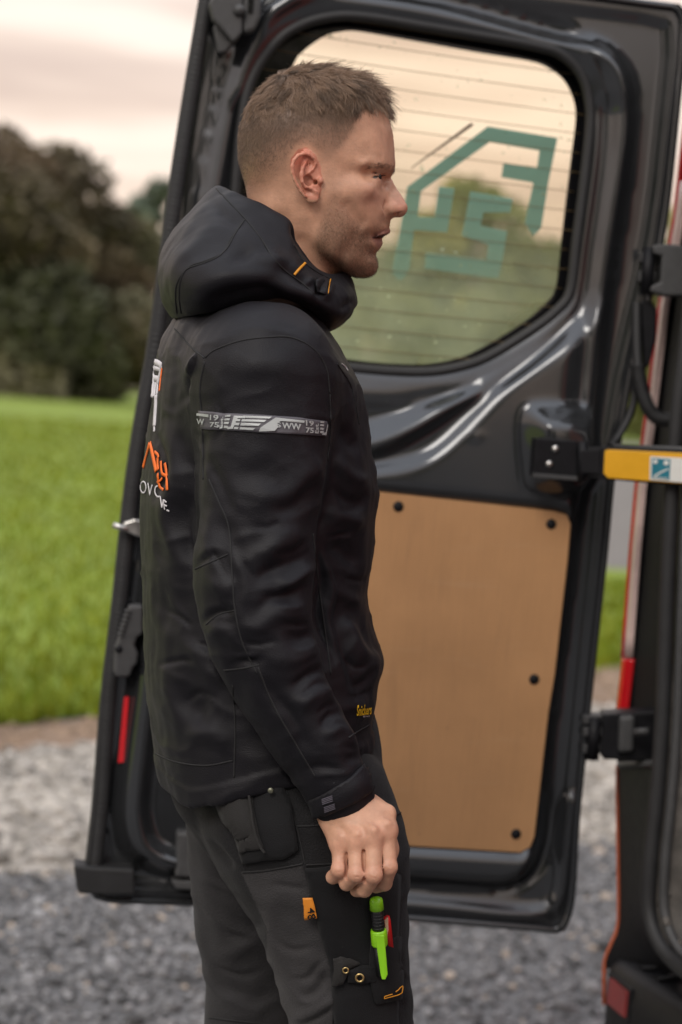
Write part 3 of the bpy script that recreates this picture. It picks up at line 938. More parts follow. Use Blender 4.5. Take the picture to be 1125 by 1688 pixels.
for a, b in ((657, 835), (909, 864), (881, 1120), (851, 1375), (490, 815), (470, 1090), (455, 1350)):
    dome('panel_clip', a, b, wP + .0025, .0085, .004, m_plas, door)

# door furniture
V, F = prism([D(x, y, .048) for x, y in ((355, -20), (402, -20), (400, 55), (385, 70), (352, 32), (345, 5))], -DN * .03)
bevel(mesh_obj('lock_housing', V, F, m_trim, door, smooth=False), .004)
V, F = prism([D(x, y, .034) for x, y in ((352, 40), (400, 40), (396, 62), (372, 86), (360, 88))], -DN * .03)
bevel(mesh_obj('lock_bracket', V, F, m_trim, door, smooth=False), .004)
dome('lock_stud', 395, 17, .049, .0095, .010, m_trim, door)
V, F = prism([D(x, y, .0495) for x, y in ((410, -2), (419, -2), (417, 20), (409, 20))], -DN * .012)
mesh_obj('lock_slot', V, F, m_frit, door, smooth=False)
V, F = prism([D(x, y, .046) for x, y in ((400, -30), (432, -30), (430, 30), (420, 52), (402, 55))], -DN * .03)
bevel(mesh_obj('lock_cover', V, F, m_trim, door, smooth=False), .006)
# bottom bracket
V, F = prism([D(x, y, .040) for x, y in ((292, 1372), (345, 1372), (345, 1450), (288, 1446), (291, 1430))], -DN * .035)
bevel(mesh_obj('bottom_bracket', V, F, m_trim, door, smooth=False), .005)
V, F = prism([D(x, y, .036) for x, y in ((282, 1452), (345, 1452), (345, 1470), (290, 1466))], -DN * .03)
bevel(mesh_obj('bottom_latch', V, F, m_trim, door, smooth=False), .003)
# striker
V, F = prism([D(x, y, .036) for x, y in ((205, 862), (222, 856), (236, 858), (236, 886), (226, 884), (204, 874))], -DN * .02)
bevel(mesh_obj('striker_plate', V, F, m_steel, door, smooth=False), .002)
V, F = tube(np.array([D(187, 866, .03), D(196, 868, .032), D(212, 873, .035)]), .0045, 8, ref=DN)
mesh_obj('striker_pin', V, F, m_steel, door)
# release handle with finger ribs
hp = [(214, 998), (236, 998), (236, 1044), (226, 1052), (222, 1064), (228, 1078), (226, 1095), (220, 1100), (214, 1116), (192, 1117), (188, 1108), (190, 1070), (196, 1052)]
V, F = prism([D(x, y, .045) for x, y in hp], -DN * .03)
hd = bevel(mesh_obj('release_handle', V, F, m_trim, door, smooth=False), .004)
for i in range(6):
    x, y = 212 - i * 2.4, 1006 + i * 7.6
    V, F = tube(np.array([D(x - 6, y, .048), D(x + 4, y + 3, .048)]), .0022, 6, ref=DN)
    mesh_obj('finger_rib', V, F, m_trim, door)
dome('handle_pivot', 196, 1070, .045, .006, .004, m_plas, door)
# reflector strip
V, F = prism([D(x, y, .014) for x, y in ((205, 1149), (213, 1149), (204, 1257), (195, 1257))], -DN * .006)
mesh_obj('reflector_strip', V, F, m_lred, door, smooth=False)

# check-strap bracket
V, F = prism([D(x, y, .098) for x, y in ((884, 722), (952, 727), (955, 792), (948, 793), (880, 785))], -DN * .03)
bevel(mesh_obj('strap_bracket', V, F, m_plas, door, smooth=False), .002)
V, F = prism([D(x, y, .102) for x, y in ((880, 780), (958, 786), (956, 793), (880, 787))], -DN * .01)
bevel(mesh_obj('bracket_lip', V, F, m_steel if False else m_trim, door, smooth=False), .001)
dome('bracket_screw', 916, 740, .099, .0058, .004, m_steel, door)
dome('bracket_screw', 906, 765, .099, .0058, .004, m_steel, door)
V, F = tube(np.array([D(962, 728, .104), D(960, 792, .104)]), .0075, 12, ref=DN)
mesh_obj('strap_hinge_pin', V, F, m_plas, door)

# ---- yellow check strap running into the van
strap = empty('door_strap', tuple(D(960, 760, .086))); 
strap.parent = van; strap.matrix_parent_inverse = van.matrix_world.inverted()
def sp(px, py, Y): return U(px, py, Y)
def bar(name, pts, Y0, Y1, x0, x1, th, mt, parent, bv=.002):
    P = []
    for (x, y) in pts:
        t = (x - x0) / (x1 - x0); P.append(sp(x, y, Y0 + (Y1 - Y0) * t))
    V, F = prism(P, (0.002, th, 0))
    return bevel(mesh_obj(name, V, F, mt, parent, smooth=False), bv)
ys0, ys1 = D(960, 760, .108)[1], D(960, 760, .108)[1] - 0.06
bar('strap_arm', [(958, 738), (1000, 736), (1240, 748), (1240, 812), (1000, 790), (958, 786)], ys0 + .004, ys1 + .004, 958, 1240, .010, m_plas, strap, .0015)
bar('strap_sleeve', [(997, 743), (1003, 741), (1240, 752), (1240, 806), (1002, 788), (995, 780)], ys0, ys1, 958, 1240, .003, m_yel, strap, .001)
bar('strap_label', [(1072, 752), (1180, 758), (1180, 800), (1071, 791)], ys0 - .0015, ys1 - .0015, 958, 1240, .002, m_white, strap, .0003)
bar('label_panel', [(1075, 755), (1105, 757), (1103, 791), (1074, 788)], ys0 - .0022, ys1 - .0022, 958, 1240, .001, m_bluel, strap, .0002)
for (cx, cy, r) in ((1080, 761, 3.5), (1098, 763, 4)):
    bar('label_mark', [(cx + r * math.cos(a_), cy + r * math.sin(a_)) for a_ in np.linspace(0, 6.28, 14)[:-1]], ys0 - .0028, ys1 - .0028, 958, 1240, .0006, m_white, strap, 0.0001)
bar('label_mark', [(1078, 784), (1090, 777), (1101, 772), (1101, 774), (1091, 779), (1079, 786)], ys0 - .0028, ys1 - .0028, 958, 1240, .0006, m_white, strap, 0.0001)
bar('label_mark', [(1077, 786), (1101, 788), (1101, 789), (1077, 787.5)], ys0 - .0028, ys1 - .0028, 958, 1240, .0006, m_white, strap, 0.0001)
bar('strap_end', [(958, 742), (990, 741), (990, 782), (958, 780)], ys0 - .004, ys1 + .05, 958, 1240, .006, m_plas, strap, .0015)
V, F = tube(np.array([sp(1012, 735, ys0 + .004), sp(1240, 745, ys1 + .004)]), .0035, 8); mesh_obj('strap_rail', V, F, m_trim, strap)

PE = sp(1225, 780, ys1 + .01)
# ---- rear corner of the van body.  Rear frame stands at X ~ 0.45, body runs to +X
def VP(px, py, Y): return U(px, py, Y)
xc = float(VP(1000, 1592, 3.12)[0])
VANG = R(20.5)
def VR(l, t): return (xc + math.cos(VANG) * l + math.sin(VANG) * t, 3.17 + math.sin(VANG) * l - math.cos(VANG) * t)
# rear pillar lofted from rows: outer edge, lens edge, jamb edge, opening edge
rows = [(-260, 1182, 1196, 1225, 1262), (0, 1152, 1166, 1196, 1236), (160, 1136, 1150, 1180, 1218), (350, 1116, 1131, 1162, 1196), (500, 1090, 1107, 1140, 1172), (700, 1066, 1083, 1112, 1148), (800, 1052, 1069, 1100, 1136),
        (900, 1043, 1059, 1092, 1128), (1085, 1029, 1041, 1084, 1118), (1172, 1019, 1035, 1080, 1112), (1260, 1018, 1032, 1078, 1108)]
Ysec = (3.175, 3.155, 3.10, 2.99)
def loft_rows(name, rows, Ys, mt, parent, smooth=True, sub=4):
    R_ = np.array([[VP(r[1 + j], r[0] + (r[1 + j] - r[1]) * .09, Ys[j]) for j in range(len(Ys))] for r in rows])
    k = len(rows)
    dense = np.stack([spline(R_[:, j], (k - 1) * sub + 1) for j in range(len(Ys))], 1)
    n0, n1 = dense.shape[:2]
    F = np.array([[i * n1 + j, i * n1 + j + 1, (i + 1) * n1 + j + 1, (i + 1) * n1 + j] for i in range(n0 - 1) for j in range(n1 - 1)])
    return mesh_obj(name, dense.reshape(-1, 3), F, mt, parent, smooth), dense
jamb, dense = loft_rows('rear_pillar', rows, Ysec, m_plas, van, False)
# tail lamp: lens sits on the outer edge of the pillar, clear upper part and red lower part
def lens(name, r0, r1, mt, x0, x1, Y0, Y1, bulge=.012):
    ys_ = np.linspace(r0, r1, 24)
    rr = np.array(rows, float)
    e0 = np.interp(ys_, rr[:, 0], rr[:, 1]); 
    prof = np.linspace(0, 1, 9)
    V = []
    for y_, e_ in zip(ys_, e0):
        for q in prof:
            P = VP(e_ + x0 + (x1 - x0) * q, y_, Y0 + (Y1 - Y0) * q)
            P = P + np.array([-bulge * math.sin(math.pi * q), -0.004 * math.sin(math.pi * q), 0])
            V.append(P)
    F = np.array([[i * 9 + j, i * 9 + j + 1, (i + 1) * 9 + j + 1, (i + 1) * 9 + j] for i in range(23) for j in range(8)])
    o = mesh_obj(name, V, F, mt, van)
    s_ = o.modifiers.new('s', 'SOLIDIFY'); s_.thickness = .004
    return o
lens('tail_lamp_lens', 300, 1084, m_lpale, 3, 15, 3.170, 3.150, .004)
lens('tail_lamp_lens', 1086, 1172, m_lred, 0, 18, 3.170, 3.150, .006)
lens('tail_lamp_edge', -200, 1084, m_lred, -1.5, 3, 3.178, 3.168, .003)
# side wall, roof, floor, far side wall, closed second door (mostly out of view)
ed = dense[:, 0]
Vs = []
fwd = np.array([math.cos(VANG), math.sin(VANG), 0]) * 4.1
for p_ in ed: Vs += [tuple(p_ + [0, .004, 0]), tuple(p_ + fwd)]
l2 = VP(1024, 1490, 3.17)
l3 = l2 + [.03, .02, 0]; l3[2] = .42
for p_ in (l2 + [.006, .02, 0],): Vs += [tuple(p_), tuple(p_ + fwd)]
k = len(Vs) // 2
mesh_obj('side_panel', Vs, [(2 * i, 2 * i + 1, 2 * i + 3, 2 * i + 2) for i in range(k - 1)], m_red, van)
zt = float(ed[0][2]) + .02
def vbox(name, l, t, z, sx, sy, sz, mt, bev):
    return box_obj(name, (*VR(l, t), z), (sx, sy, sz), mt, van, rot=VANG, bev=bev)
vbox('roof_panel', 2.16, .96, zt + .03, 4.0, 2.0, .06, m_red, .02)
vbox('load_floor', 2.15, .96, .60, 3.9, 1.82, .05, m_plas, .005)
vbox('side_panel', 2.16, 1.92, 1.30, 4.0, .06, 1.75, m_red, .02)
vbox('closed_door', .09, 1.45, 1.40, .06, .84, 1.5, m_red, .02)
m_lin = mat('interior_lining', (0.012, 0.012, 0.014), 0.7, var=.2, nscale=20)
vbox('interior_lining', 2.25, .14, 1.38, 3.8, .02, 1.5, m_lin, 0)
vbox('interior_lining', 4.05, .96, 1.38, .03, 1.6, 1.5, m_lin, 0)
vbox('interior_lining', 2.25, 1.85, 1.38, 3.8, .02, 1.5, m_lin, 0)
vbox('roof_lining', 2.2, .96, zt - .02, 3.8, 1.8, .02, m_lin, 0)
rv = np.array([math.sin(VANG), -math.cos(VANG)]); tE = float((PE[:2] - np.array(VR(0, 0))) @ rv)
PE2 = np.array([*(PE[:2] - rv * (tE - .15)), PE[2]])
V, F = tube(np.array([PE - np.array([*rv, 0]) * -.01, (PE + PE2) / 2, PE2]), .011, 10, ref=(0, 0, 1)); mesh_obj('strap_mount', V, F, m_plas, van)
# opening seal: rubber bead down the frame, round the lower corner, along the sill
bead = spline(np.array([VP(1222, -60, 2.99), VP(1180, 160, 2.99), VP(1152, 400, 2.98), VP(1122, 640, 2.97), VP(1108, 800, 2.97), VP(1099, 1000, 2.965), VP(1093, 1170, 2.96), VP(1084, 1300, 2.955), VP(1072, 1420, 2.95), VP(1070, 1500, 2.945),
                        VP(1084, 1550, 2.92), VP(1112, 1586, 2.88), VP(1150, 1615, 2.80), VP(1240, 1660, 2.65)]), 160)
V, F = tube(bead, 0.012, 10); mesh_obj('opening_seal', V, F, m_rub, van)
V, F = tube(bead + [0.022, -0.006, 0.006], 0.008, 8); mesh_obj('opening_trim', V, F, m_trim, van)
# sill inside the bead, grubby
m_sill = mat('grubby_sill', (0.10, 0.09, 0.08), 0.8, var=.5, nscale=25, bump=.6, bscale=60)
V, F = [], []
bs = bead[95:]
for q in bs: V += [q + [0.01, .004, 0], q + [0.12, 0.0, 0.02]]
F = [(2 * i, 2 * i + 1, 2 * i + 3, 2 * i + 2) for i in range(len(bs) - 1)]
mesh_obj('sill_plate', V, F, m_sill, van)
# lower pillar trim and bumper
rows2 = [(1262, 1020, 1034, 1068, 1090), (1300, 1020, 1034, 1068, 1088), (1400, 1021, 1036, 1066, 1080), (1490, 1022, 1038, 1066, 1078), (1530, 1020, 1040, 1072, 1088), (1556, 1010, 1042, 1085, 1110), (1580, 1000, 1045, 1100, 1135), (1596, 998, 1050, 1110, 1150)]
lowp, dl = loft_rows('lower_pillar_trim', rows2, (3.165, 3.13, 3.06, 2.98), m_plas, van, True)
V, F = tube(np.vstack([dl[:, 0], dl[-1, 0] + [[0.004, -.01, -.06]]]) + [-0.001, .004, 0], .0035, 8); mesh_obj('paint_edge', V, F, mat('orange_edge', (0.55, 0.13, 0.055), .35), van)
V, F = tube(np.array([VP(1022, 1262, 3.15), VP(1050, 1260, 3.10), VP(1088, 1258, 3.0)]), .006, 8); mesh_obj('trim_top', V, F, m_trim, van)
# bumper: swept profile from the far corner toward the near side
bz = float(VP(1000, 1576, 3.16)[2])
path = spline(np.array([VR(.5, -.05), VR(.16, -.045), VR(.03, -.01), VR(0, .08), VR(-.004, .27), VR(-.008, .77), VR(-.008, 1.27), VR(0, 1.72), VR(.07, 1.93), VR(.3, 1.97)]), 180)
T = np.gradient(path, axis=0); T /= np.linalg.norm(T, axis=1)[:, None]
inn = np.stack([-T[:, 1], T[:, 0]], -1)
inn *= np.sign(((np.array(VR(.8, .95)) - path) * inn).sum(1))[:, None]
prof = [(0.16, .012), (0.03, 0.004), (0.010, 0.0), (0.0, -.012), (-.004, -.05), (-.002, -.13), (.02, -.20), (.06, -.24), (.14, -.25)]
V = np.array([[(*(path[i] + inn[i] * a_), bz + b_) for a_, b_ in prof] for i in range(180)]).reshape(-1, 3)
npf = len(prof)
F = np.array([[i * npf + j, i * npf + j + 1, (i + 1) * npf + j + 1, (i + 1) * npf + j] for i in range(179) for j in range(npf - 1)])
bmp = mesh_obj('bumper', V, F, m_plas, van)
bmp.data.polygons.foreach_set('use_smooth', np.ones(len(bmp.data.polygons), bool))
for i in range(8):     # anti-slip ribs on the step
    s0 = 40 + i * 5
    P0 = path[s0] + inn[s0] * .02; P1 = path[s0] + inn[s0] * .13
    V, F = tube(np.array([[*P0, bz + .007], [*((P0 + P1) / 2), bz + .0105], [*P1, bz + .013]]), .0045, 6, ref=(0, 0, 1), flat=.8)
    mesh_obj('step_rib', V, F, m_plas, bmp)
# bumper reflector in its frame
i0 = 10 + int(np.argmin(np.linalg.norm(path[10:] - np.array(VR(0, .035)), axis=1)))
i1 = 10 + int(np.argmin(np.linalg.norm(path[10:] - np.array(VR(0, .11)), axis=1)))
def bq(off, z0, z1, a_, b_):
    q = []
    for s0, z in ((a_, z0), (b_, z0), (b_, z1), (a_, z1)):
        q.append((*(path[s0] - inn[s0] * off), bz + z))
    return np.array(q)
V, F = prism(bq(.006, -.078, -.020, i0 - 1, i1 + 1), (.006, 0, 0)); bevel(mesh_obj('reflector_frame', V, F, m_plas, bmp, smooth=False), .002)
V, F = prism(bq(.010, -.070, -.028, i0, i1), (.006, 0, 0)); mesh_obj('bumper_reflector', V, F, mat('dull_reflector', (.22, .03, .03), .35), bmp, smooth=False)
vbox('under_panel', 2.15, .96, .49, 3.9, 1.84, .14, m_plas, .01)
# debris on the sill
for i in range(26):
    b_ = bs[int(RNG.integers(20, 55))]
    r_ = RNG.uniform(.004, .014)
    bm = bmesh.new(); bmesh.ops.create_icosphere(bm, subdivisions=1, radius=r_)
    for v_ in bm.verts: v_.co *= RNG.uniform(.6, 1.3)
    bmesh.ops.translate(bm, vec=(b_[0] + RNG.uniform(.02, .10), b_[1] + RNG.uniform(-.01, .03), b_[2] + .012), verts=bm.verts)
    bm_obj('sill_debris', bm, m_sill, van)

# hinges
def hinge(rows_, name):
    h = empty(name, tuple(rows_[0][0])); h.parent = van; h.matrix_parent_inverse = van.matrix_world.inverted()
    return h
h1 = hinge([[D(1075, 445, .0)]], 'door_hinge')
V, F = prism([VP(x, y, 3.05) for x, y in ((1076, 404), (1100, 402), (1160, 408), (1160, 488), (1095, 487), (1080, 482), (1072, 480), (1076, 470), (1090, 465), (1092, 422), (1078, 418))], (0, .05, 0))
bevel(mesh_obj('hinge_arm', V, F, m_trim, h1, smooth=False), .003)
V, F = tube(np.array([VP(1071, 408, 3.07), VP(1066, 484, 3.07)]), .010, 12); mesh_obj('hinge_pin', V, F, m_plas, h1)
V, F = prism([VP(x, y, 3.075) for x, y in ((1056, 416), (1088, 418), (1085, 434), (1056, 432))], (0, .03, 0)); bevel(mesh_obj('hinge_leaf', V, F, m_trim, h1, smooth=False), .002)
V, F = prism([VP(x, y, 3.075) for x, y in ((1054, 446), (1084, 448), (1081, 466), (1053, 464))], (0, .03, 0)); bevel(mesh_obj('hinge_leaf', V, F, m_trim, h1, smooth=False), .002)
h2 = hinge([[D(975, 1215, 0)]], 'door_hinge')
V, F = prism([VP(x, y, 3.06) for x, y in ((995, 1178), (1015, 1176), (1060, 1174), (1090, 1172), (1088, 1256), (1040, 1254), (995, 1252), (990, 1240), (992, 1222))], (0, .05, 0))
bevel(mesh_obj('hinge_arm', V, F, m_plas, h2, smooth=False), .003)
V, F = prism([VP(x, y, 3.045) for x, y in ((1022, 1182), (1048, 1180), (1046, 1240), (1020, 1242))], (0, .02, 0)); bevel(mesh_obj('hinge_plate', V, F, m_trim, h2, smooth=False), .006)
V, F = tube(np.array([VP(981, 1182, 3.075), VP(976, 1252, 3.075)]), .011, 12); mesh_obj('hinge_pin', V, F, m_plas, h2)
for y in (1180, 1200, 1228):
    V, F = prism([VP(x, yy, 3.07) for x, yy in ((962, y), (994, y - 2), (993, y + 13), (961, y + 14))], (0, .03, 0)); bevel(mesh_obj('hinge_leaf', V, F, m_trim, h2, smooth=False), .002)
V, F = tube(np.array([VP(1045, 1207, 3.03), VP(1070, 1205, 3.02)]), .006, 8, ref=(0, 0, 1)); mesh_obj('hinge_bolt', V, F, m_trim, h2)
# cable hose from door to pillar, corrugated
hp_ = spline(np.array([VP(1050, 500, 3.08), VP(1050, 560, 3.07), VP(1053, 615, 3.06), VP(1060, 650, 3.05), VP(1074, 680, 3.045), VP(1095, 692, 3.04), VP(1120, 688, 3.04), VP(1150, 676, 3.05)]), 240)
k = np.arange(240)
V, F = tube(hp_, np.where(k > 90, .0115 + .0016 * np.sin(k * 2 * math.pi / 4), .0075), 12, ref=(.3, -1, 0)); mesh_obj('cable_hose', V, F, m_rub, van)
V, F = prism([VP(x, y, 3.08) for x, y in ((1056, 498), (1074, 494), (1084, 510), (1082, 560), (1072, 600), (1062, 612))], (0, .02, 0)); bevel(mesh_obj('hose_cover', V, F, m_plas, van, smooth=False), .004)
cb = spline(np.array([D(1040, 650, .0), D(1030, 690, .01), D(1016, 715, .015), D(1030, 700, .0), ]), 30)
V, F = tube(spline(np.array([VP(1046, 600, 3.08), VP(1046, 655, 3.075), VP(1036, 690, 3.07), VP(1018, 722, 3.06), VP(1008, 735, 3.05)]), 40), .006, 8); mesh_obj('cable_hose', V, F, m_rub, van)
# wheels
for wl, wt in ((1.0, .12), (1.0, 1.78), (3.6, .12), (3.6, 1.78)):
    x, y = VR(wl, wt)
    w_ = empty('wheel', (x, y, .33)); w_.parent = van; w_.matrix_parent_inverse = van.matrix_world.inverted()
    th = np.linspace(0, 2 * math.pi, 40, endpoint=False)
    ax_, pr_ = np.array([math.cos(VANG), math.sin(VANG), 0]), np.array([-math.sin(VANG), math.cos(VANG), 0])
    cir = lambda r_: np.array([x, y, .335]) + r_ * (np.cos(th)[:, None] * ax_ + np.sin(th)[:, None] * np.array([0, 0, 1.0]))
    V, F = tube(cir(.265), .07, 12, closed=True, ref=pr_, flat=1.35); mesh_obj('tyre', V, F, m_rub, w_)
    V, F = prism(cir(.2) - pr_ * .06, pr_ * .12); bevel(mesh_obj('rim', V, F, m_steel, w_, smooth=False), .01)
# ================================================================== the person: body as one surface
YH = 2.30
KH = FPX / 2.31            # pixels per metre at the head

def surface_nets(F, xs, ys, zs):
    s = F < 0
    c = np.zeros((F.shape[0] - 1, F.shape[1] - 1, F.shape[2] - 1), np.uint8)
    for i in (0, 1):
        for j in (0, 1):
            for k in (0, 1):
                c += s[i:F.shape[0] - 1 + i, j:F.shape[1] - 1 + j, k:F.shape[2] - 1 + k]
    act = (c > 0) & (c < 8)
    I, J, K = np.nonzero(act)
    n = len(I)
    idx = np.full(act.shape, -1, np.int32); idx[I, J, K] = np.arange(n)
    cs = [(i, j, k) for i in (0, 1) for j in (0, 1) for k in (0, 1)]
    val = {q: F[I + q[0], J + q[1], K + q[2]] for q in cs}
    pos = {q: np.stack([xs[I + q[0]], ys[J + q[1]], zs[K + q[2]]], -1) for q in cs}
    acc = np.zeros((n, 3)); cnt = np.zeros(n)
    for a in cs:
        for ax in range(3):
            if a[ax] == 0:
                b = list(a); b[ax] = 1; b = tuple(b)
                fa, fb = val[a], val[b]
                m = (fa < 0) != (fb < 0)
                t = np.where(m, fa / np.where(m, fa - fb, 1), 0)
                acc += np.where(m[:, None], pos[a] + (pos[b] - pos[a]) * t[:, None], 0)
                cnt += m
    V = acc / cnt[:, None]
    Q = []
    for ax in range(3):
        sl0 = [slice(None)] * 3; sl1 = [slice(None)] * 3
        sl0[ax] = slice(0, -1); sl1[ax] = slice(1, None)
        e = s[tuple(sl0)] != s[tuple(sl1)]
        o1, o2 = [d for d in range(3) if d != ax]
        lim = [slice(None)] * 3; lim[o1] = slice(1, -1); lim[o2] = slice(1, -1)
        sub = e[tuple(lim)]
        A = np.stack(np.nonzero(sub), -1)
        if not len(A): continue
        A[:, o1] += 1; A[:, o2] += 1
        def cell(d1, d2):
            B = A.copy(); B[:, o1] += d1; B[:, o2] += d2
            return idx[B[:, 0], B[:, 1], B[:, 2]]
        q = np.stack([cell(-1, -1), cell(0, -1), cell(0, 0), cell(-1, 0)], -1)
        ins = s[A[:, 0], A[:, 1], A[:, 2]]
        if ax == 1: ins = ~ins
        q[~ins] = q[~ins][:, ::-1]
        Q.append(q)
    return V, np.concatenate(Q)

def smin(a, b, k):
    h = np.clip(0.5 + 0.5 * (b - a) / k, 0, 1)
    return b + (a - b) * h - k * h * (1 - h)

class Field:
    def __init__(s, xs, ys, zs):
        s.ax = (xs, ys, zs)
        s.F = np.full((len(xs), len(ys), len(zs)), 0.05, np.float32)
    def box(s, lo, hi):
        sl = tuple(slice(max(0, np.searchsorted(a, l) - 1), min(len(a), np.searchsorted(a, h) + 1)) for a, l, h in zip(s.ax, lo, hi))
        x, y, z = (a[q] for a, q in zip(s.ax, sl))
        return sl, x[:, None, None], y[None, :, None], z[None, None, :]
    def cone(s, a, b, ra, rb, k=0.01, sub=False, m=0.03, sc=(1, 1, 1)):
        a = np.asarray(a, float); b = np.asarray(b, float); r = max(ra, rb)
        lo = np.minimum(a, b) - r - m; hi = np.maximum(a, b) + r + m
        sl, x, y, z = s.box(lo, hi)
        e = b - a; ee = e @ e + 1e-12
        dx, dy, dz = x - a[0], y - a[1], z - a[2]
        t = np.clip((dx * e[0] + dy * e[1] + dz * e[2]) / ee, 0, 1)
        d = np.sqrt(((dx - e[0] * t) / sc[0]) ** 2 + ((dy - e[1] * t) / sc[1]) ** 2 + ((dz - e[2] * t) / sc[2]) ** 2) - (ra + (rb - ra) * t)
        s.put(sl, d, k, sub)
    def chain(s, P, rr, k=0.01, **kw):
        for i in range(len(P) - 1): s.cone(P[i], P[i + 1], rr[i], rr[i + 1], k, **kw)
    def ell(s, c, r, k=0.01, sub=False, m=0.03):
        c = np.asarray(c, float); r = np.asarray(r, float)
        sl, x, y, z = s.box(c - r - m, c + r + m)
        q = ((x - c[0]) / r[0]) ** 2 + ((y - c[1]) / r[1]) ** 2 + ((z - c[2]) / r[2]) ** 2
        g = np.sqrt(((x - c[0]) / r[0] ** 2) ** 2 + ((y - c[1]) / r[1] ** 2) ** 2 + ((z - c[2]) / r[2] ** 2) ** 2)
        kk = np.sqrt(q)
        s.put(sl, kk * (kk - 1) / np.maximum(g, 1e-6), k, sub)
    def put(s, sl, d, k, sub=False):
        f = s.F[sl]
        s.F[sl] = -smin(-f, d, k) if sub else smin(f, d, k)

def axis(segs):
    """segs: list of (start, end, step), ascending and contiguous"""
    out = []
    for a, b, st in segs:
        n = max(1, int(round((b - a) / st)))
        out.append(np.linspace(a, b, n, endpoint=False))
    return np.concatenate(out + [[segs[-1][1]]])

# ---- head: half-width squared as a smooth function over the profile
SIL = [(394, 240), (396, 215), (408, 187), (425, 158), (450, 134), (480, 120), (510, 115), (545, 117), (580, 127), (607, 142), (625, 160), (637, 182), (642, 197),
       (646, 212), (650, 238), (651.5, 261), (651.5, 277), (649, 285), (645.5, 290), (646.5, 296), (653, 308), (663, 323), (669, 334), (671.3, 341), (671.3, 347), (668, 354), (661, 358), (651, 358.5), (646, 361),
       (643.5, 369), (642.5, 374), (643.5, 379.5), (641, 384), (637, 388), (632, 391), (630.5, 394), (630.8, 399), (629.5, 405), (626, 411), (620.5, 417), (620.5, 424), (623, 433), (622.5, 443), (617.5, 452), (606, 457), (590, 457),
       (565, 449), (540, 438), (500, 418), (460, 398), (430, 372), (412, 335), (402, 295), (395, 265)]
INN = """130 480 50 540 54 590 30
150 445 45 480 78 540 84 590 62 615 36
180 420 52 450 84 500 100 550 98 600 76 625 46
215 406 48 430 84 470 105 520 105 570 93 605 78 630 54 643 28
245 405 46 430 84 480 106 530 103 570 90 605 79 630 60 645 32
270 408 46 430 80 470 100 520 100 560 91 600 80 625 66 643 42
282 600 80 620 68 634 52 645 26
291 641 9 636 13 631 24 624 42 615 53 603 63 580 79
300 643 6 638 11 632 17 627 29 622 41 614 51 603 62 580 79
310 649 6 642 12 634 19 628 39 620 54 610 64 590 78 560 89 535 95
325 659 9 650 15 641 20 633 37 624 54 612 67 590 81 560 91 530 96 470 86 428 52
340 667 12 660 17 650 22 641 25 634 33 626 48 612 64 590 79 560 88
352 664 12 655 18 646 22 638 26 631 40 617 57 595 73
365 640 12 634 27 622 48 600 66 570 80 540 86 470 80 440 60
377 640 10 634 25 622 43 605 59 580 73 550 82 520 82
386 635 10 628 25 619 38 602 56 570 74
391 618 25 610 42
397 624 12 617 30 602 50
405 626 13 618 29 605 46 580 64 550 77 525 77 480 66
418 616 14 608 33 590 54 560 70 535 70
432 618 17 610 31 592 48 565 62 545 60
445 616 16 606 28 590 38 568 44"""
pts = [(x, y, 0.0) for x, y in SIL]
for ln in INN.split('\n'):
    v = [float(q) for q in ln.split()]
    for i in range(1, len(v), 2): pts.append((v[i], v[0], v[i + 1] ** 2))
pts = np.array(pts)
def tps_fit(P, v, lam=0.4):
    n = len(P)
    d = np.sqrt(((P[:, None] - P[None]) ** 2).sum(-1)) / 100
    Kk = np.where(d > 0, d * d * np.log(d + 1e-12), 0) + lam * 1e-4 * np.eye(n)
    Pm = np.concatenate([np.ones((n, 1)), P / 100], 1)
    A = np.block([[Kk, Pm], [Pm.T, np.zeros((3, 3))]])
    return np.linalg.solve(A, np.concatenate([v, np.zeros(3)]))
def tps_eval(P, co, X, Y):
    r = co[-3] + co[-2] * X / 100 + co[-1] * Y / 100
    for i in range(len(P)):
        d2 = ((X - P[i, 0]) ** 2 + (Y - P[i, 1]) ** 2) / 1e4
        r = r + co[i] * 0.5 * d2 * np.log(d2 + 1e-12)
    return r
tco = tps_fit(pts[:, :2], pts[:, 2])

hx0, hx1 = U(380, 300, YH)[0], U(690, 300, YH)[0]
hz0, hz1 = U(560, 480, YH)[2], U(500, 95, YH)[2]
hc_lo = U(515, 1480, 2.08); hc_hi = U(665, 1300, 2.08)
fx0, fx1 = min(hx0, hc_lo[0]) - .01, max(hx1, hc_hi[0]) + .01
xs = axis([(-.34, fx0, .013), (fx0, fx1, .00125), (fx1, .34, .013)])
ys = axis([(1.98, 2.03, .01), (2.03, 2.125, .0017), (2.125, 2.20, .008), (2.20, 2.40, .0014), (2.40, 2.70, .012)])
hzl, hzh = U(560, 1495, 2.08)[2], U(570, 1315, 2.08)[2]
zs = axis([(-.02, hzl, .014), (hzl, hzh, .0014), (hzh, hz0, .014), (hz0, hz1, .00125), (hz1, hz1 + .03, .01)])
B = Field(xs, ys, zs)

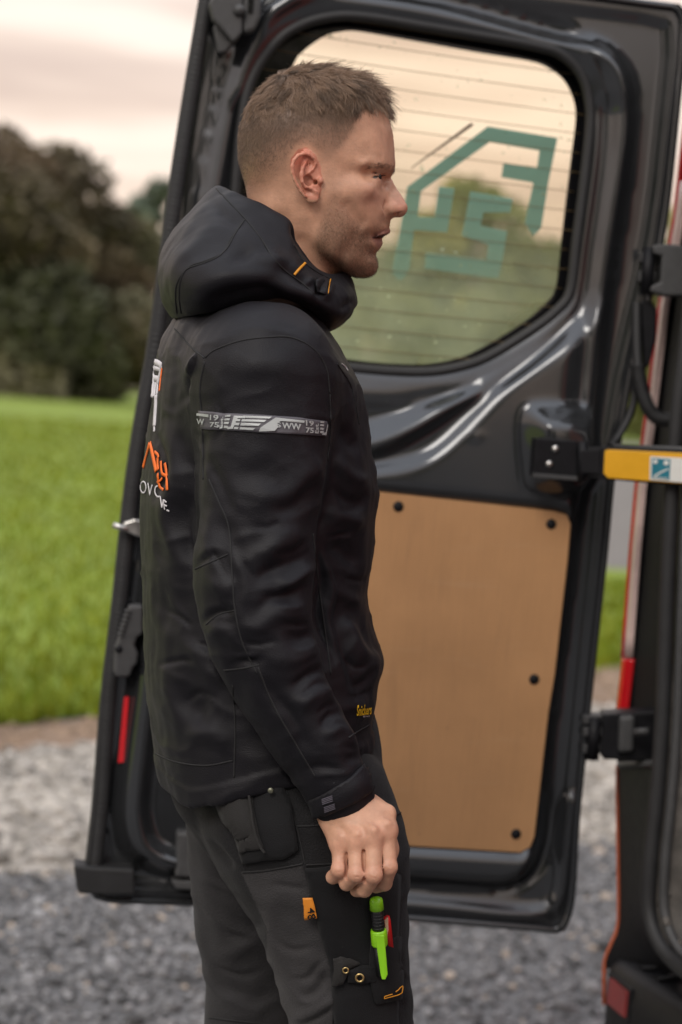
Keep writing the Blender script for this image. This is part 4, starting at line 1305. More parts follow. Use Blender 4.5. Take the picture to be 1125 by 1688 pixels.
# head W field
sl, x3, y3, z3 = B.box((hx0, YH - .11, hz0 - .02), (hx1, YH + .11, hz1 + .02))
xg, zg = np.meshgrid(x3.ravel(), z3.ravel(), indexing='ij')
pp = proj(np.stack([xg, np.full(xg.shape, YH), zg], -1))
Wf = tps_eval(pts[:, :2], tco, pp[..., 0], pp[..., 1])
sS = sd_poly(pp[..., 0], pp[..., 1], spline(np.array(SIL), 400, True))
Wf = np.where(sS > 0, np.minimum(Wf, -sS * 30), np.maximum(Wf, 0.0) + np.clip(-sS, 0, 3) * 4)
Wm = Wf / KH ** 2
gx = np.gradient(Wm, x3.ravel(), axis=0); gz = np.gradient(Wm, z3.ravel(), axis=1)
yy = (y3 - YH)
Fh = yy ** 2 - Wm[:, None, :]
gr = np.sqrt(4 * yy ** 2 + (gx ** 2 + gz ** 2)[:, None, :])
dh = Fh / np.maximum(gr, 0.004)
B.put(sl, dh.astype(np.float32), 0.0005)

def HP(px, py, w):       # head point: profile pixel + half-width in pixels (towards the camera)
    p = U(px, py, YH)
    return np.array([p[0], YH - w / KH, p[2]])
mm = 1 / KH
# both sides of the head: nose wings, lids, brow, lips, ears
for sgn in (1, -1):
    h = lambda a, b, w: HP(a, b, w * sgn)
    B.ell(h(644, 345, 18), np.array([11, 7.5, 9]) * mm, .004)                   # ala
    B.cone(h(664, 343, 5), h(655, 346, 12), 6.5 * mm, 6 * mm, .004)             # tip
    B.cone(h(648.5, 356, 18), h(659, 353.5, 15.5), 2.4 * mm, 2.8 * mm, .0014, sub=True)
    B.chain([h(634.5, 338, 33), h(632, 346, 35), h(637, 354, 31)], [1.4 * mm, 2.0 * mm, 1.4 * mm], .004, sub=True)  # nostril
    B.cone(h(654, 351, 13), h(655, 360, 9), 2.6 * mm, 2.2 * mm, .0016, sub=True)
    # eye: lids as a ball with a slit, brow ridge
    B.ell(h(612, 299.5, 44), np.array([16.4, 16, 15]) * mm, .009)
    B.cone(h(640, 281, 32), h(616, 283, 64), 4.4 * mm, 3.0 * mm, .007)          # brow
    B.cone(h(634, 289.5, 26), h(616, 291.5, 60), 1.8 * mm, 1.2 * mm, .003, sub=True)  # fold above lid
    B.cone(h(632, 296.3, 41), h(614, 299.3, 61), 4.2 * mm, 1.8 * mm, .0010, sub=True)  # slit
    B.cone(h(633, 296.3, 30), h(633, 296.0, 40), 2.2 * mm, 3.4 * mm, .0010, sub=True)
    B.cone(h(630, 309, 34), h(619, 314, 50), 0.4 * mm, 0.3 * mm, .004, sub=True)    # under-eye crease
    # lips
    B.cone(h(639.5, 381.5, 1), h(631, 387, 21), 3.2 * mm, 2.4 * mm, .0025)
    B.cone(h(631, 387, 21), h(618, 394, 33), 2.4 * mm, 0.8 * mm, .0025)
    B.cone(h(626, 400.5, 1), h(621, 400, 17), 3.8 * mm, 3.2 * mm, .0025)
    B.cone(h(621, 400, 17), h(614, 398, 31), 3.0 * mm, 0.8 * mm, .0025)
    B.cone(h(640, 392.5, 0), h(627, 392.5, 18), 1.3 * mm, 1.1 * mm, .0008, sub=True)
    B.cone(h(627, 392.5, 18), h(615, 396, 33), 1.1 * mm, .5 * mm, .0010, sub=True)
    # cheekbone and jaw muscle, temple hollow
    B.ell(h(588, 318, 70), np.array([24, 10, 11]) * mm, .014)
    B.ell(h(545, 385, 66), np.array([24, 13, 32]) * mm, .014)
    B.cone(h(597, 375, 68), h(575, 350, 86), 3 * mm, 3 * mm, .012, sub=True)
    # ear
    ew = lambda a: 99 + (532 - a) / 47 * 19
    er = lambda a, b, dw=0: h(a, b, ew(a) + dw)
    EAR = spline(np.array([(524, 279), (517, 269), (508, 265.5), (497, 268), (488, 277), (484, 289), (485.5, 304), (491, 319), (499, 332), (509, 342), (518, 346), (526, 343), (530, 335), (531, 322), (533, 310), (529, 296)]), 90, True)
    slE, xe, ye, ze = B.box(er(482, 352, -30) - .012 if sgn > 0 else np.array([er(482, 352)[0] - .01, er(532, 300, -20)[1] - .012, er(500, 352)[2] - .012]),
                            np.array([er(536, 300)[0] + .01, (er(532, 300, -22)[1] + .012) if sgn > 0 else er(484, 300, 12)[1] + .012, er(500, 260)[2] + .012]))
    xe2, ze2 = np.meshgrid(xe.ravel(), ze.ravel(), indexing='ij')
    pe = proj(np.stack([xe2, np.full(xe2.shape, YH - .075 * sgn), ze2], -1))
    # pixels measured on the near side of the head: bring them back to the mid plane scale
    c0 = np.array([PW / 2, PH / 2]); kf = (2.31 - .075 * sgn) / 2.31
    pe = c0 + (pe - c0) * kf
    se = sd_poly(pe[..., 0], pe[..., 1], EAR) * mm
    plate = np.abs((YH - ye) * sgn - ((ew(pe[..., 0]) - 3) * mm)[:, None, :]) - 2.2 * mm
    dpl = np.maximum(se[:, None, :] + .0012, plate)
    B.put(slE, dpl.astype(np.float32), .002)
    hel = [(510, 299, -2), (517, 292, 0), (522, 282, 1), (518.5, 273, 2), (512, 268, 2.5), (504, 267, 3), (495, 270.5, 3), (488.5, 278.5, 3), (485.8, 288, 3), (486.3, 298.5, 2.5), (489, 308.5, 2), (494, 318.5, 1.5), (499.5, 327, 1), (505, 334, 0)]
    B.chain([er(*q) for q in hel], [2.0 * mm, 2.4 * mm] + [3.0 * mm] * 8 + [2.8 * mm] * 4, .0012)
    ant = [(507, 281, 1), (502, 290, 2), (500, 301, 3), (501.5, 312, 3), (507, 319.5, 2.5), (515.5, 322, 2.5), (523, 327.5, 3), (526, 331, 2)]
    B.chain([er(*q) for q in ant], [2.0 * mm, 2.8 * mm, 3.4 * mm, 3.2 * mm, 3 * mm, 3 * mm, 3.4 * mm, 2.4 * mm], .0016)
    B.ell(er(517, 337, -1), np.array([10.5, 5, 8.5]) * mm, .003)
    B.ell(er(530.5, 309, 2), np.array([5.0, 5, 6.0]) * mm, .003)
    B.ell(er(512, 309, 2), np.array([9.5, 9, 9.5]) * mm, .0020, sub=True)
    B.cone(er(521, 311, 0), er(524, 312, -10), 3.8 * mm, 3.2 * mm, .0012, sub=True)
    B.ell(er(514.5, 283, 1), np.array([5.5, 3.6, 7.5]) * mm, .0020, sub=True)
    B.cone(er(492.5, 285, 2.5), er(494.5, 310, 2), 2.2 * mm, 2.0 * mm, .0012, sub=True)

# neck with a sternomastoid ridge
nk = [HP(478, 330, 0), HP(482, 420, 0), HP(462, 520, 0)]
B.chain(nk, [62 * mm, 68 * mm, 66 * mm], .012)
B.cone(HP(530, 400, 0), HP(492, 490, 0), 44 * mm, 36 * mm, .016)
for sgn in (1, -1):
    B.cone(HP(512, 362, 70 * sgn), HP(528, 470, 40 * sgn), 11 * mm, 9 * mm, .014)

# torso, far arm, legs: plain anatomy under the clothes
def T3(px, py, Y): return U(px, py, Y)
B.chain([T3(430, 560, 2.29), T3(420, 700, 2.29), T3(425, 900, 2.29), T3(440, 1100, 2.29), T3(470, 1240, 2.29)], [.06, .085, .08, .075, .085], .03)
for dy in (-.10, .10):
    B.chain([T3(430, 610, 2.29 + dy), T3(425, 800, 2.29 + dy * .8), T3(435, 1000, 2.29 + dy * .6), T3(470, 1230, 2.29 + dy * .8)], [.05, .06, .055, .065], .03)
RSH, REL, RWR = T3(437, 640, 2.115), T3(424, 975, 2.09), T3(566, 1325, 2.092)
B.chain([RSH, T3(432, 800, 2.105), REL, T3(458, 1110, 2.09), T3(510, 1210, 2.088), RWR], [.050, .044, .037, .036, .032, .026], .01)
LSH, LEL, LWR = T3(425, 640, 2.47), T3(420, 950, 2.50), T3(450, 1180, 2.46)
B.chain([LSH, LEL, LWR], [.055, .040, .027], .02)
B.chain([LWR, T3(455, 1260, 2.45), T3(470, 1310, 2.44)], [.03, .032, .02], .01)
for q in range(4): B.cone(T3(448 + q * 12, 1290, 2.445), T3(452 + q * 12, 1350 - abs(q - 1.5) * 6, 2.43), .0095, .008, .004)
B.cone(T3(470, 1240, 2.43), T3(505, 1300, 2.42), .012, .009, .006)
NL = [T3(490, 1320, 2.215), T3(545, 1450, 2.21), T3(575, 1640, 2.21), T3(590, 1820, 2.21), T3(560, 2150, 2.24), T3(545, 2440, 2.26)]
FL = [T3(425, 1300, 2.37), T3(425, 1450, 2.37), T3(430, 1640, 2.38), T3(430, 1780, 2.38), T3(380, 2100, 2.40), T3(350, 2400, 2.41)]
for LG in (NL, FL):
    f = LG[-1].copy(); f[2] = .10; LG[-1] = f
    B.chain(LG, [.070, .064, .050, .046, .042, .034], .015)
    B.cone((f[0], f[1], .05), (f[0] + .15, f[1] + .01, .035), .036, .026, .02)

# ---- right hand: back of the hand to the camera, fingers curled down
hr = lambda a, b, Y: U(a, b, Y)
wr = hr(570, 1338, 2.088)
B.cone(RWR, wr, .027, .027, .01, sc=(1.1, .8, 1))
MCP = [hr(637, 1371, 2.062), hr(615, 1381, 2.053), hr(588, 1387, 2.055), hr(562, 1392, 2.064)]
PIP = [hr(641, 1430, 2.052), hr(616, 1443, 2.040), hr(588, 1442, 2.043), hr(560, 1434, 2.053)]
DIP = [hr(634, 1456, 2.066), hr(601, 1466, 2.056), hr(572, 1456, 2.058), hr(549, 1446, 2.066)]
TIP = [hr(620, 1462, 2.082), hr(588, 1468, 2.072), hr(566, 1450, 2.076), hr(553, 1440, 2.082)]
rad = [(.0108, .0090, .0082, .0070), (.0112, .0092, .0084, .0072), (.0106, .0087, .0080, .0068), (.0097, .0080, .0072, .0062)]
cpts = [hr(598, 1332, 2.085), hr(582, 1334, 2.080), hr(566, 1338, 2.080), hr(550, 1344, 2.086)]
for i in range(4):
    B.cone(cpts[i], MCP[i] + [0, .007, 0], .0155, .0135, .010)
    B.cone(cpts[i] + [0, .012, 0], MCP[i] + [0, .019, .016], .014, .010, .010)
for i in range(4):
    r_ = rad[i]
    B.cone(MCP[i] + [0, .004, 0], PIP[i], r_[0], r_[1], .0032)
    B.ell(MCP[i] + [0, -.0008, .001], (.0088, .0085, .0100), .008)
    B.cone(PIP[i], DIP[i], r_[1] * 1.02, r_[2], .0025)
    B.ell(PIP[i] + [0, -.001, .001], (.0090, .0086, .0082), .003)
    B.cone(DIP[i], TIP[i], r_[2], r_[3], .0025)
    # skin creases over the middle joints
    for dz in (-.004, -.001, .003):
        P0 = PIP[i] + np.array([-.006, -.0100, dz + .002]); P1 = PIP[i] + np.array([.006, -.0100, dz])
        B.cone(P0, P1, .0006, .0006, .0008, sub=True, m=.006)
# grooves between fingers and tendons on the back of the hand
for i in range(3):
    g0 = (MCP[i] + MCP[i + 1]) / 2 + np.array([0, -.006, -.012]); g1 = (PIP[i] + PIP[i + 1]) / 2 + np.array([0, -.002, -.004])
    B.cone(g0, g1, .0027, .0034, .002, sub=True)
for i in range(4):
    B.cone(cpts[i] + [0, -.0125, -.008], MCP[i] + [0, -.0060, .010], .0022, .0030, .006)
B.chain([hr(612, 1336, 2.092), hr(634, 1362, 2.098), hr(640, 1400, 2.100), hr(636, 1440, 2.094)], [.014, .0125, .0105, .0085], .008)

BV, BF = surface_nets(B.F, xs, ys, zs)
del B.F
# skin colours in the mesh: skin, lips, flushed nose, ears and knuckles, stubble, cropped scalp
bp = proj(BV)
hd = BV[:, 2] > hz0
# pixel on the mid plane of the head
pm = np.array([PW / 2, PH / 2]) + (bp - np.array([PW / 2, PH / 2])) * ((BV[:, 1:2]) / YH)
lat = np.abs(BV[:, 1] - YH) * KH
def blob(cx, cy, rx, ry=None):
    ry = ry or rx
    return np.exp(-(((pm[:, 0] - cx) / rx) ** 2 + ((pm[:, 1] - cy) / ry) ** 2)) * hd
SK = np.array([0.55, 0.305, 0.200])
C = np.tile(SK, (len(BV), 1))
def mixc(col, w):
    global C
    C = C * (1 - w[:, None]) + np.array(col) * w[:, None]
mixc((.50, .20, .155), .42 * blob(662, 342, 18))
mixc((.50, .235, .17), .45 * blob(612, 335, 22, 18))
mixc((.47, .25, .175), .35 * blob(640, 240, 26, 30))
inear = (sd_poly(pm[:, 0] + (pm[:, 0] - PW / 2) * 0.0, pm[:, 1], np.array([(522, 274), (508, 262), (494, 266), (482, 280), (482, 300), (492, 326), (508, 345), (522, 348), (532, 340), (534, 300)])) < 0) & (lat > 96) & hd
mixc((.56, .215, .145), .75 * inear)
mixc((.50, .12, .075), .7 * inear * np.exp(-(((pm[:, 0] - 497) / 16) ** 2 + ((pm[:, 1] - 282) / 16) ** 2)) * (lat < 116))
mixc((.46, .235, .17), .35 * blob(628, 303, 11, 8))
lipm = np.clip(1 - np.abs(sd_poly(pm[:, 0], pm[:, 1], np.array([(648, 377), (637, 381), (623, 388.5), (613, 394.5), (613, 398.5), (618, 403), (624, 409), (634, 407), (638, 398), (650, 384)])).clip(0, 3) / 3), 0, 1) * hd
mixc((.34, .165, .135), .8 * lipm)
dm, _ = dist_line(pm[:, 0], pm[:, 1], np.array([(646, 387.5), (636, 389.8), (627, 392.5), (615, 396.2)]))
mixc((.055, .022, .018), .95 * np.clip(1.6 - dm / 1.5, 0, 1) * hd * (lat < 40))
rn = RNG.uniform(0, 1, len(BV))
BEARD = np.array([(549, 285), (560, 318), (566, 345), (584, 368), (602, 382), (612, 392), (613, 403), (619, 415), (632, 425), (632, 460), (560, 475), (523, 440), (517, 412), (530, 385), (541, 345), (540, 300)])
sb = sd_poly(pm[:, 0], pm[:, 1], BEARD)
beard = sstep((-sb + 9) / 20) * hd
beard *= 0.30 + 0.70 * sstep((pm[:, 1] - 330) / 70)
mous = blob(634, 369, 9, 7) * .4 + blob(621, 381, 7, 6) * .55 + blob(619, 413, 7, 6) * .5
beard = np.clip(np.maximum(beard, mous), 0, 1)
bn = np.sin(pm[:, 0] * .45 + 2 * np.sin(pm[:, 1] * .31)) * np.sin(pm[:, 1] * .38 + 1.7 * np.sin(pm[:, 0] * .27))
mixc((.155, .094, .060), .62 * beard * (0.86 + .14 * bn + .22 * rn))
# hair mask
HAIRL = np.array([(646, 186), (630, 186), (614, 190), (599, 204), (590, 217), (583, 234), (574, 252), (560, 268), (549, 285), (541, 292), (530, 276), (522, 266), (508, 258), (492, 262), (482, 276), (478, 300), (470, 322), (440, 338), (405, 345), (360, 300), (360, 90), (660, 90), (660, 180)])
shr = sd_poly(pm[:, 0], pm[:, 1], HAIRL)
fade_y = np.interp(pm[:, 0], [390, 440, 480, 520, 560, 600, 640], [335, 325, 300, 285, 290, 260, 230])
scalp = sstep((-shr + 6) / 16) * hd * np.clip((fade_y - pm[:, 1]) / 85 + .12, 0, 1)
mixc((.105, .072, .052), .86 * scalp)
# hand: redder knuckles and finger joints
for q in MCP + PIP:
    d2 = ((BV - q) ** 2).sum(1); mixc((.50, .20, .145), .5 * np.exp(-d2 / .011 ** 2))
m_skin = mat('skin', (1, 1, 1), 0.45, var=0.13, nscale=75, attr='Col', bump=0.20, bscale=420, spec=0.4, sss=0.12)
person = mesh_obj('person', BV, BF, m_skin)
fcolor(person, 'Col', C)
tag(person, 'person in black softshell jacket and grey work trousers standing beside the open van door', 'person')
# eyeballs
m_eye = mat('shaded_eye_white', (.24, .215, .20), .25, var=.05); m_iris = mat('iris', (.014, .013, .012), .3)  # eye white darkened: shade in the socket put into its colour
for sgn in (1, -1):
    bm = bmesh.new(); bmesh.ops.create_uvsphere(bm, u_segments=24, v_segments=16, radius=14.6 * mm)
    bmesh.ops.translate(bm, vec=HP(612.3, 299.5, 44 * sgn), verts=bm.verts)
    eb = bm_obj('eye', bm, m_eye, person, True)
    bm = bmesh.new(); bmesh.ops.create_uvsphere(bm, u_segments=16, v_segments=10, radius=9 * mm)
    bmesh.ops.scale(bm, vec=(.62, 1, .8), verts=bm.verts)
    bmesh.ops.translate(bm, vec=HP(623.4, 297.5, 46 * sgn), verts=bm.verts)
    bm_obj('iris', bm, m_iris, eb, True)

# ---- hair, brows, stubble as strands
tri0 = BV[BF[:, 0]]; fc = BV[BF].mean(1)
fn = np.cross(BV[BF[:, 2]] - BV[BF[:, 0]], BV[BF[:, 3]] - BV[BF[:, 1]]); far_ = np.linalg.norm(fn, axis=1) / 2
fn /= np.linalg.norm(fn, axis=1)[:, None] + 1e-12
fpm = pm[BF].mean(1); fhd = hd[BF[:, 0]]; flat_ = np.abs(fc[:, 1] - YH) * KH
fsc, fbe, fsh = scalp[BF].mean(1), beard[BF].mean(1), shr[BF].mean(1)
earf = inear[BF].any(1)
def sample(w, n):
    p_ = far_ * w; p_ = p_ / p_.sum()
    f = RNG.choice(len(BF), n, p=p_)
    u_, v_ = RNG.uniform(0, 1, (2, n, 1))
    q = BV[BF[f]]
    pos = q[:, 0] * (1 - u_) * (1 - v_) + q[:, 1] * u_ * (1 - v_) + q[:, 2] * u_ * v_ + q[:, 3] * (1 - u_) * v_
    return f, pos

def strands(name, roots, dirs, bend, length, rad, mt, parent, npt=5, tone=None):
    n = len(roots)
    t = np.linspace(0, 1, npt)
    P = roots[:, None] + length[:, None, None] * (t[None, :, None] * dirs[:, None] + (t ** 2)[None, :, None] * bend[:, None])
    hc = bpy.data.hair_curves.new(name)
    hc.add_curves([npt] * n)
    hc.position_data.foreach_set('vector', P.astype(np.float32).ravel())
    a = hc.attributes.get('radius') or hc.attributes.new('radius', 'FLOAT', 'POINT')
    rr = np.tile(rad * np.array([1, 1, .95, .8, .35])[:npt], n)
    a.data.foreach_set('value', rr.astype(np.float32))
    if tone is not None:
        b_ = hc.attributes.new('tone', 'FLOAT', 'CURVE'); b_.data.foreach_set('value', np.asarray(tone, np.float32))
    hc.materials.append(mt)
    o = bpy.data.objects.new(name, hc)
    return link(o, parent)

def hair_mat(name, col, rough=.45, toned=False):
    m = bpy.data.materials.new(name); m.use_nodes = True
    t = m.node_tree; b = t.nodes['Principled BSDF']
    hi = t.nodes.new('ShaderNodeHairInfo')
    mr = t.nodes.new('ShaderNodeMapRange'); mr.inputs['To Min'].default_value = .55; mr.inputs['To Max'].default_value = 1.5
    t.links.new(hi.outputs['Random'], mr.inputs['Value'])
    mu = t.nodes.new('ShaderNodeMix'); mu.data_type = 'RGBA'; mu.blend_type = 'MULTIPLY'; mu.inputs['Factor'].default_value = 1
    mu.inputs['A'].default_value = (*col, 1)
    if toned:
        at = t.nodes.new('ShaderNodeAttribute'); at.attribute_name = 'tone'
        t.links.new(at.outputs['Fac'], mr.inputs['Value'])
        mr.inputs['To Min'].default_value = 0.0; mr.inputs['To Max'].default_value = 1.0
    t.links.new(mr.outputs[0], mu.inputs['B']); t.links.new(mu.outputs['Result'], b.inputs['Base Color'])
    b.inputs['Roughness'].default_value = rough
    b.inputs['Specular IOR Level'].default_value = .35
    return m
m_hair = hair_mat('hair', (.19, .128, .088))
m_stub = hair_mat('stubble', (.115, .066, .040), .6)

# long hair on top
line_y = np.interp(fpm[:, 0], [395, 430, 470, 520, 560, 600, 640], [222, 214, 204, 198, 194, 192, 190])
topw = sstep((line_y - fpm[:, 1] + 18) / 30) * (fsh < -1) * fhd * (fc[:, 1] < YH + .09)
f, rt = sample(topw, 26000)
nn_ = fn[f]; fp = fpm[f]
wx = np.clip((fp[:, 0] - 464) / 60, -1.2, 1.6)
side = np.clip((flat_[f] - 35) / 60, 0, 1)
sg = np.sign(YH - rt[:, 1])
flow = np.stack([np.clip(wx, -1, 1) * (1 - .45 * side), -sg * .4 * side, -.12 - .95 * side - .9 * np.clip(-wx, 0, 1)], -1)
flow[:, 2] += .45 * np.clip((fp[:, 0] - 540) / 60, 0, 1) * (1 - side)
# tufts: roots gather in cells that share a lean, a length and a tone
def cells(sz, sd):
    ck = np.floor(rt / sz + sd * .37).astype(int)
    return (ck[:, 0] * 73856093 ^ ck[:, 1] * 19349663 ^ ck[:, 2] * 83492791) % 8192
hA, hB = cells(.0085, 1), cells(.0036, 2)
cA, cB = RNG.normal(0, .42, (8192, 3)), RNG.normal(0, .30, (8192, 3))
flow = flow / (np.linalg.norm(flow, axis=1)[:, None] + 1e-9) + cA[hA] + cB[hB] + RNG.normal(0, .12, flow.shape)
flow -= (flow * nn_).sum(1)[:, None] * nn_
flow /= np.linalg.norm(flow, axis=1)[:, None] + 1e-9
lift = np.interp(fp[:, 0], [395, 450, 520, 600, 650], [.40, .75, .70, .60, .45]) * (1 - .45 * side)
dr = flow + nn_ * (lift + RNG.normal(0, .10, len(f)) + RNG.normal(0, .22, 8192)[hA])[:, None]
dr /= np.linalg.norm(dr, axis=1)[:, None]
Lh = np.interp(fp[:, 0], [395, 440, 500, 580, 640], [9, 15, 22, 30, 37]) * mm * RNG.uniform(.65, 1.1, len(f)) * RNG.uniform(.75, 1.2, 8192)[hA]
Lh *= np.clip(.35 + .65 * (np.interp(fp[:, 0], [395, 430, 470, 520, 560, 600, 640], [222, 214, 204, 198, 194, 192, 190]) - fp[:, 1] + 12) / 40, .35, 1)
bend = -nn_ * .30 + flow * .25 + RNG.normal(0, .16, (8192, 3))[hB] + np.array([0, 0, -.08])
tone = RNG.uniform(.35, 1.65, 8192)[hA] * RNG.uniform(.7, 1.35, 8192)[hB] * RNG.uniform(.75, 1.25, len(f))  # random tone, spread wide to paint in the shade between tufts
hairo = strands('hair', rt, dr, bend, Lh, .00015, hair_mat('hair_top', (.27, .178, .118), .4, True), person, tone=tone)
hairo['label'] = 'short brown hair, longer on top and faded at the sides'
# clipped sides and back
w2 = np.clip(fsc, 0, 1) ** 1.3 * (1 - .6 * topw) * (~earf) * fhd * (fsh < 2)
f, rt = sample(w2, 26000)
nn_ = fn[f]; fp = fpm[f]
dn = np.tile(np.array([.18, 0, -1.0]), (len(f), 1)); dn[:, 0] = np.where(fp[:, 0] > 500, .35, -.1)
dn -= (dn * nn_).sum(1)[:, None] * nn_
dr = dn * .9 + nn_ * .55 + RNG.normal(0, .18, dn.shape); dr /= np.linalg.norm(dr, axis=1)[:, None]
Lh = (1.2 + 5.5 * np.clip(fsc[f] - .25, 0, 1)) * mm * RNG.uniform(.7, 1.2, len(f))
strands('clipped_hair', rt, dr, -nn_ * .2, Lh, .000085, m_hair, person)
# stubble
f, rt = sample(np.clip(fbe, 0, 1) ** 1.5 * fhd * (~earf), 12000)
nn_ = fn[f]
dn = np.tile(np.array([.25, 0, -1.0]), (len(f), 1)); dn -= (dn * nn_).sum(1)[:, None] * nn_
dr = dn * .7 + nn_ * .7 + RNG.normal(0, .2, dn.shape); dr /= np.linalg.norm(dr, axis=1)[:, None]
strands('stubble', rt, dr, -nn_ * .1, 2.6 * mm * RNG.uniform(.5, 1.3, len(f)), .00005, m_stub, person, 4)
# lashes
lr = np.array([HP(632.5 - 18 * t, 292.6 + 4.6 * t, 42 + 19 * t) for t in np.linspace(0, 1, 60)])
strands('eyelash', lr, np.tile(np.array([.8, -.35, -.55]), (60, 1)) + RNG.normal(0, .12, (60, 3)), np.tile(np.array([.1, 0, .35]), (60, 1)), 5.5 * mm * RNG.uniform(.6, 1, 60), .00008, hair_mat('lash', (.03, .02, .015)), person, 4)
# eyebrows
bw = np.exp(-(sd_poly(fpm[:, 0], fpm[:, 1], np.array([(651, 278), (640, 280), (626, 281), (613, 286), (606, 291), (613, 290), (628, 286.5), (642, 285), (651, 284)])).clip(0, 9) / 1.5) ** 2) * fhd * (flat_ < 78)
f, rt = sample(bw, 650)
nn_ = fn[f]
dn = np.tile(np.array([-.8, 0, -.12]), (len(f), 1)); dn[:, 1] = -np.sign(YH - rt[:, 1]) * .8; dn -= (dn * nn_).sum(1)[:, None] * nn_
dr = dn + nn_ * .3 + RNG.normal(0, .15, dn.shape); dr /= np.linalg.norm(dr, axis=1)[:, None]
strands('eyebrow', rt, dr, -nn_ * .1, 6.5 * mm * RNG.uniform(.6, 1.2, len(f)), .00008, m_hair, person, 4)
# ================================================================== clothing
def vnormals(V, F):
    n = np.cross(V[F[:, 2]] - V[F[:, 0]], V[F[:, 3]] - V[F[:, 1]])
    N_ = np.zeros_like(V)
    for i in range(4): np.add.at(N_, F[:, i], n)
    return N_ / (np.linalg.norm(N_, axis=1)[:, None] + 1e-12)

def relax(V, F, it=2):
    for _ in range(it):
        S = np.zeros_like(V); c = np.zeros(len(V))
        for i in range(4):
            np.add.at(S, F[:, i], V[F[:, (i + 1) % 4]]); np.add.at(c, F[:, i], 1)
            np.add.at(S, F[:, i], V[F[:, i - 1]]); np.add.at(c, F[:, i], 1)
        V = V * .4 + .6 * S / c[:, None]
    return V

def fbm(P, seed, octv=3):
    rg = np.random.default_rng(seed); r = np.zeros(len(P)); a = 1.0; f = 1.0
    for o in range(octv):
        for _ in range(5):
            k = rg.normal(0, 1, 3); ph = rg.uniform(0, 6.28)
            r += a * np.sin(P @ k * f + ph) / 5
        a *= .5; f *= 2.1
    return r

def sculpt(V, N_, strokes, mask=None, warp=1.0):
    """push the cloth in or out along folds traced on the camera side: (polyline px, mm, width px)"""
    p = proj(V)
    p = p + 7 * np.stack([np.sin(p[:, 1] * .045 + 1.3 * np.sin(p[:, 0] * .03)), np.sin(p[:, 0] * .06 + 1.1 * np.sin(p[:, 1] * .041))], -1) * warp
    facing = np.clip(-(N_[:, 1]) * 1.6 + .25, 0, 1)
    disp = np.zeros(len(V))
    for st_ in strokes:
        ln, amp, wd = st_[:3]
        P = spline(np.array(ln, float), max(8, len(ln) * 5)) if len(ln) > 2 else np.array(ln, float)
        lo_, hi_ = P.min(0) - wd * 3, P.max(0) + wd * 3
        s_ = np.nonzero((p[:, 0] > lo_[0]) & (p[:, 0] < hi_[0]) & (p[:, 1] > lo_[1]) & (p[:, 1] < hi_[1]) & (facing > 0))[0]
        if not len(s_): continue
        d, t = dist_line(p[s_, 0], p[s_, 1], P)
        g_ = amp * .001 * np.exp(-(d / wd) ** 2) * sstep(t / .45 + .05) * sstep((1 - t) / .35 + .1)
        if mask is not None: g_ = g_ * mask[s_]
        disp[s_] += g_ * facing[s_]
    return V + N_ * disp[:, None]

def cloth_mat(name, col, rough=.72, weave=1400, var=.10, sheen=.25, bump=.35, attr=None, lint=True):
    m = mat(name, col, rough, var=var, nscale=14, bump=bump, bscale=weave, spec=.22, sheen=sheen, attr=attr, spots=(260, .765, (.16, .155, .16)) if lint else None)
    return m
m_jack = cloth_mat('black_softshell', (.0078, .0072, .0098), .52, weave=760, bump=.28, sheen=.02)
m_jack2 = cloth_mat('black_softshell_dark', (.012, .012, .014), .7, lint=False)
m_tr = cloth_mat('trouser_cloth', (1, 1, 1), .8, weave=520, bump=.6, attr='Col', sheen=.05)
m_pock = cloth_mat('pocket_canvas', (.0085, .0085, .0096), .8, weave=700, sheen=.05)
m_pock2 = cloth_mat('pocket_flap_canvas', (.024, .023, .0225), .8, weave=700, sheen=.05)
m_stitch = mat('thread', (.010, .010, .011), .8)
m_orange = mat('orange_thread', (.62, .25, .012), .6, var=.1)

# ---- jacket body and sleeves
BACK = [(300, 505), (285, 530), (268, 560), (258, 596), (250, 656), (240, 738), (233, 797), (232, 868), (234, 934), (238, 1032), (243, 1130), (251, 1208), (255, 1239), (263, 1276), (272, 1330)]
FRONT = [(520, 505), (537, 538), (552, 562), (566, 590), (586, 626), (593, 656), (603, 719), (611, 758), (618, 817), (613, 868), (607, 930), (600, 969), (603, 1005), (615, 1040), (627, 1071), (629, 1095), (620, 1122), (618, 1149), (612, 1184), (611, 1208), (609, 1226), (606, 1260)]
YT = 2.29
bk3 = np.array([U(a, b, YT + .00) for a, b in BACK]); fr3 = np.array([U(a, b, YT) for a, b in FRONT])
gx_ = np.arange(-.33, .20, .0031); gy_ = np.arange(1.985, 2.64, .0034); gz_ = np.arange(.985, 1.66, .0031)
J = Field(gx_, gy_, gz_)
zz = gz_
xl = np.interp(zz, bk3[::-1, 2], bk3[::-1, 0]); xr = np.interp(zz, fr3[::-1, 2], fr3[::-1, 0])
def smooth1(a, n=5):
    return np.convolve(np.pad(a, n, 'edge'), np.ones(2 * n + 1) / (2 * n + 1), 'valid')
xl = smooth1(xl, 2); xr = smooth1(xr, 2)
cxz = (xl + xr) / 2; hx = (xr - xl) / 2
shz = U(430, 560, YT)[2]
bb = np.interp(zz, [1.0, 1.10, 1.22, 1.38, 1.46, shz - .03, shz + .005, shz + .03, shz + .06], [.186, .180, .168, .180, .186, .182, .150, .110, .06])
psi = R(9)
aa = np.sqrt(np.maximum(hx ** 2 - (bb * math.sin(psi)) ** 2, (hx * .55) ** 2)) / math.cos(psi)
X3 = gx_[:, None, None] - cxz[None, None, :]; Y3 = gy_[None, :, None] - YT
c_, s_ = math.cos(psi), math.sin(psi)
A1 = X3 * c_ + Y3 * s_; B1 = -X3 * s_ + Y3 * c_
pw = 2.35
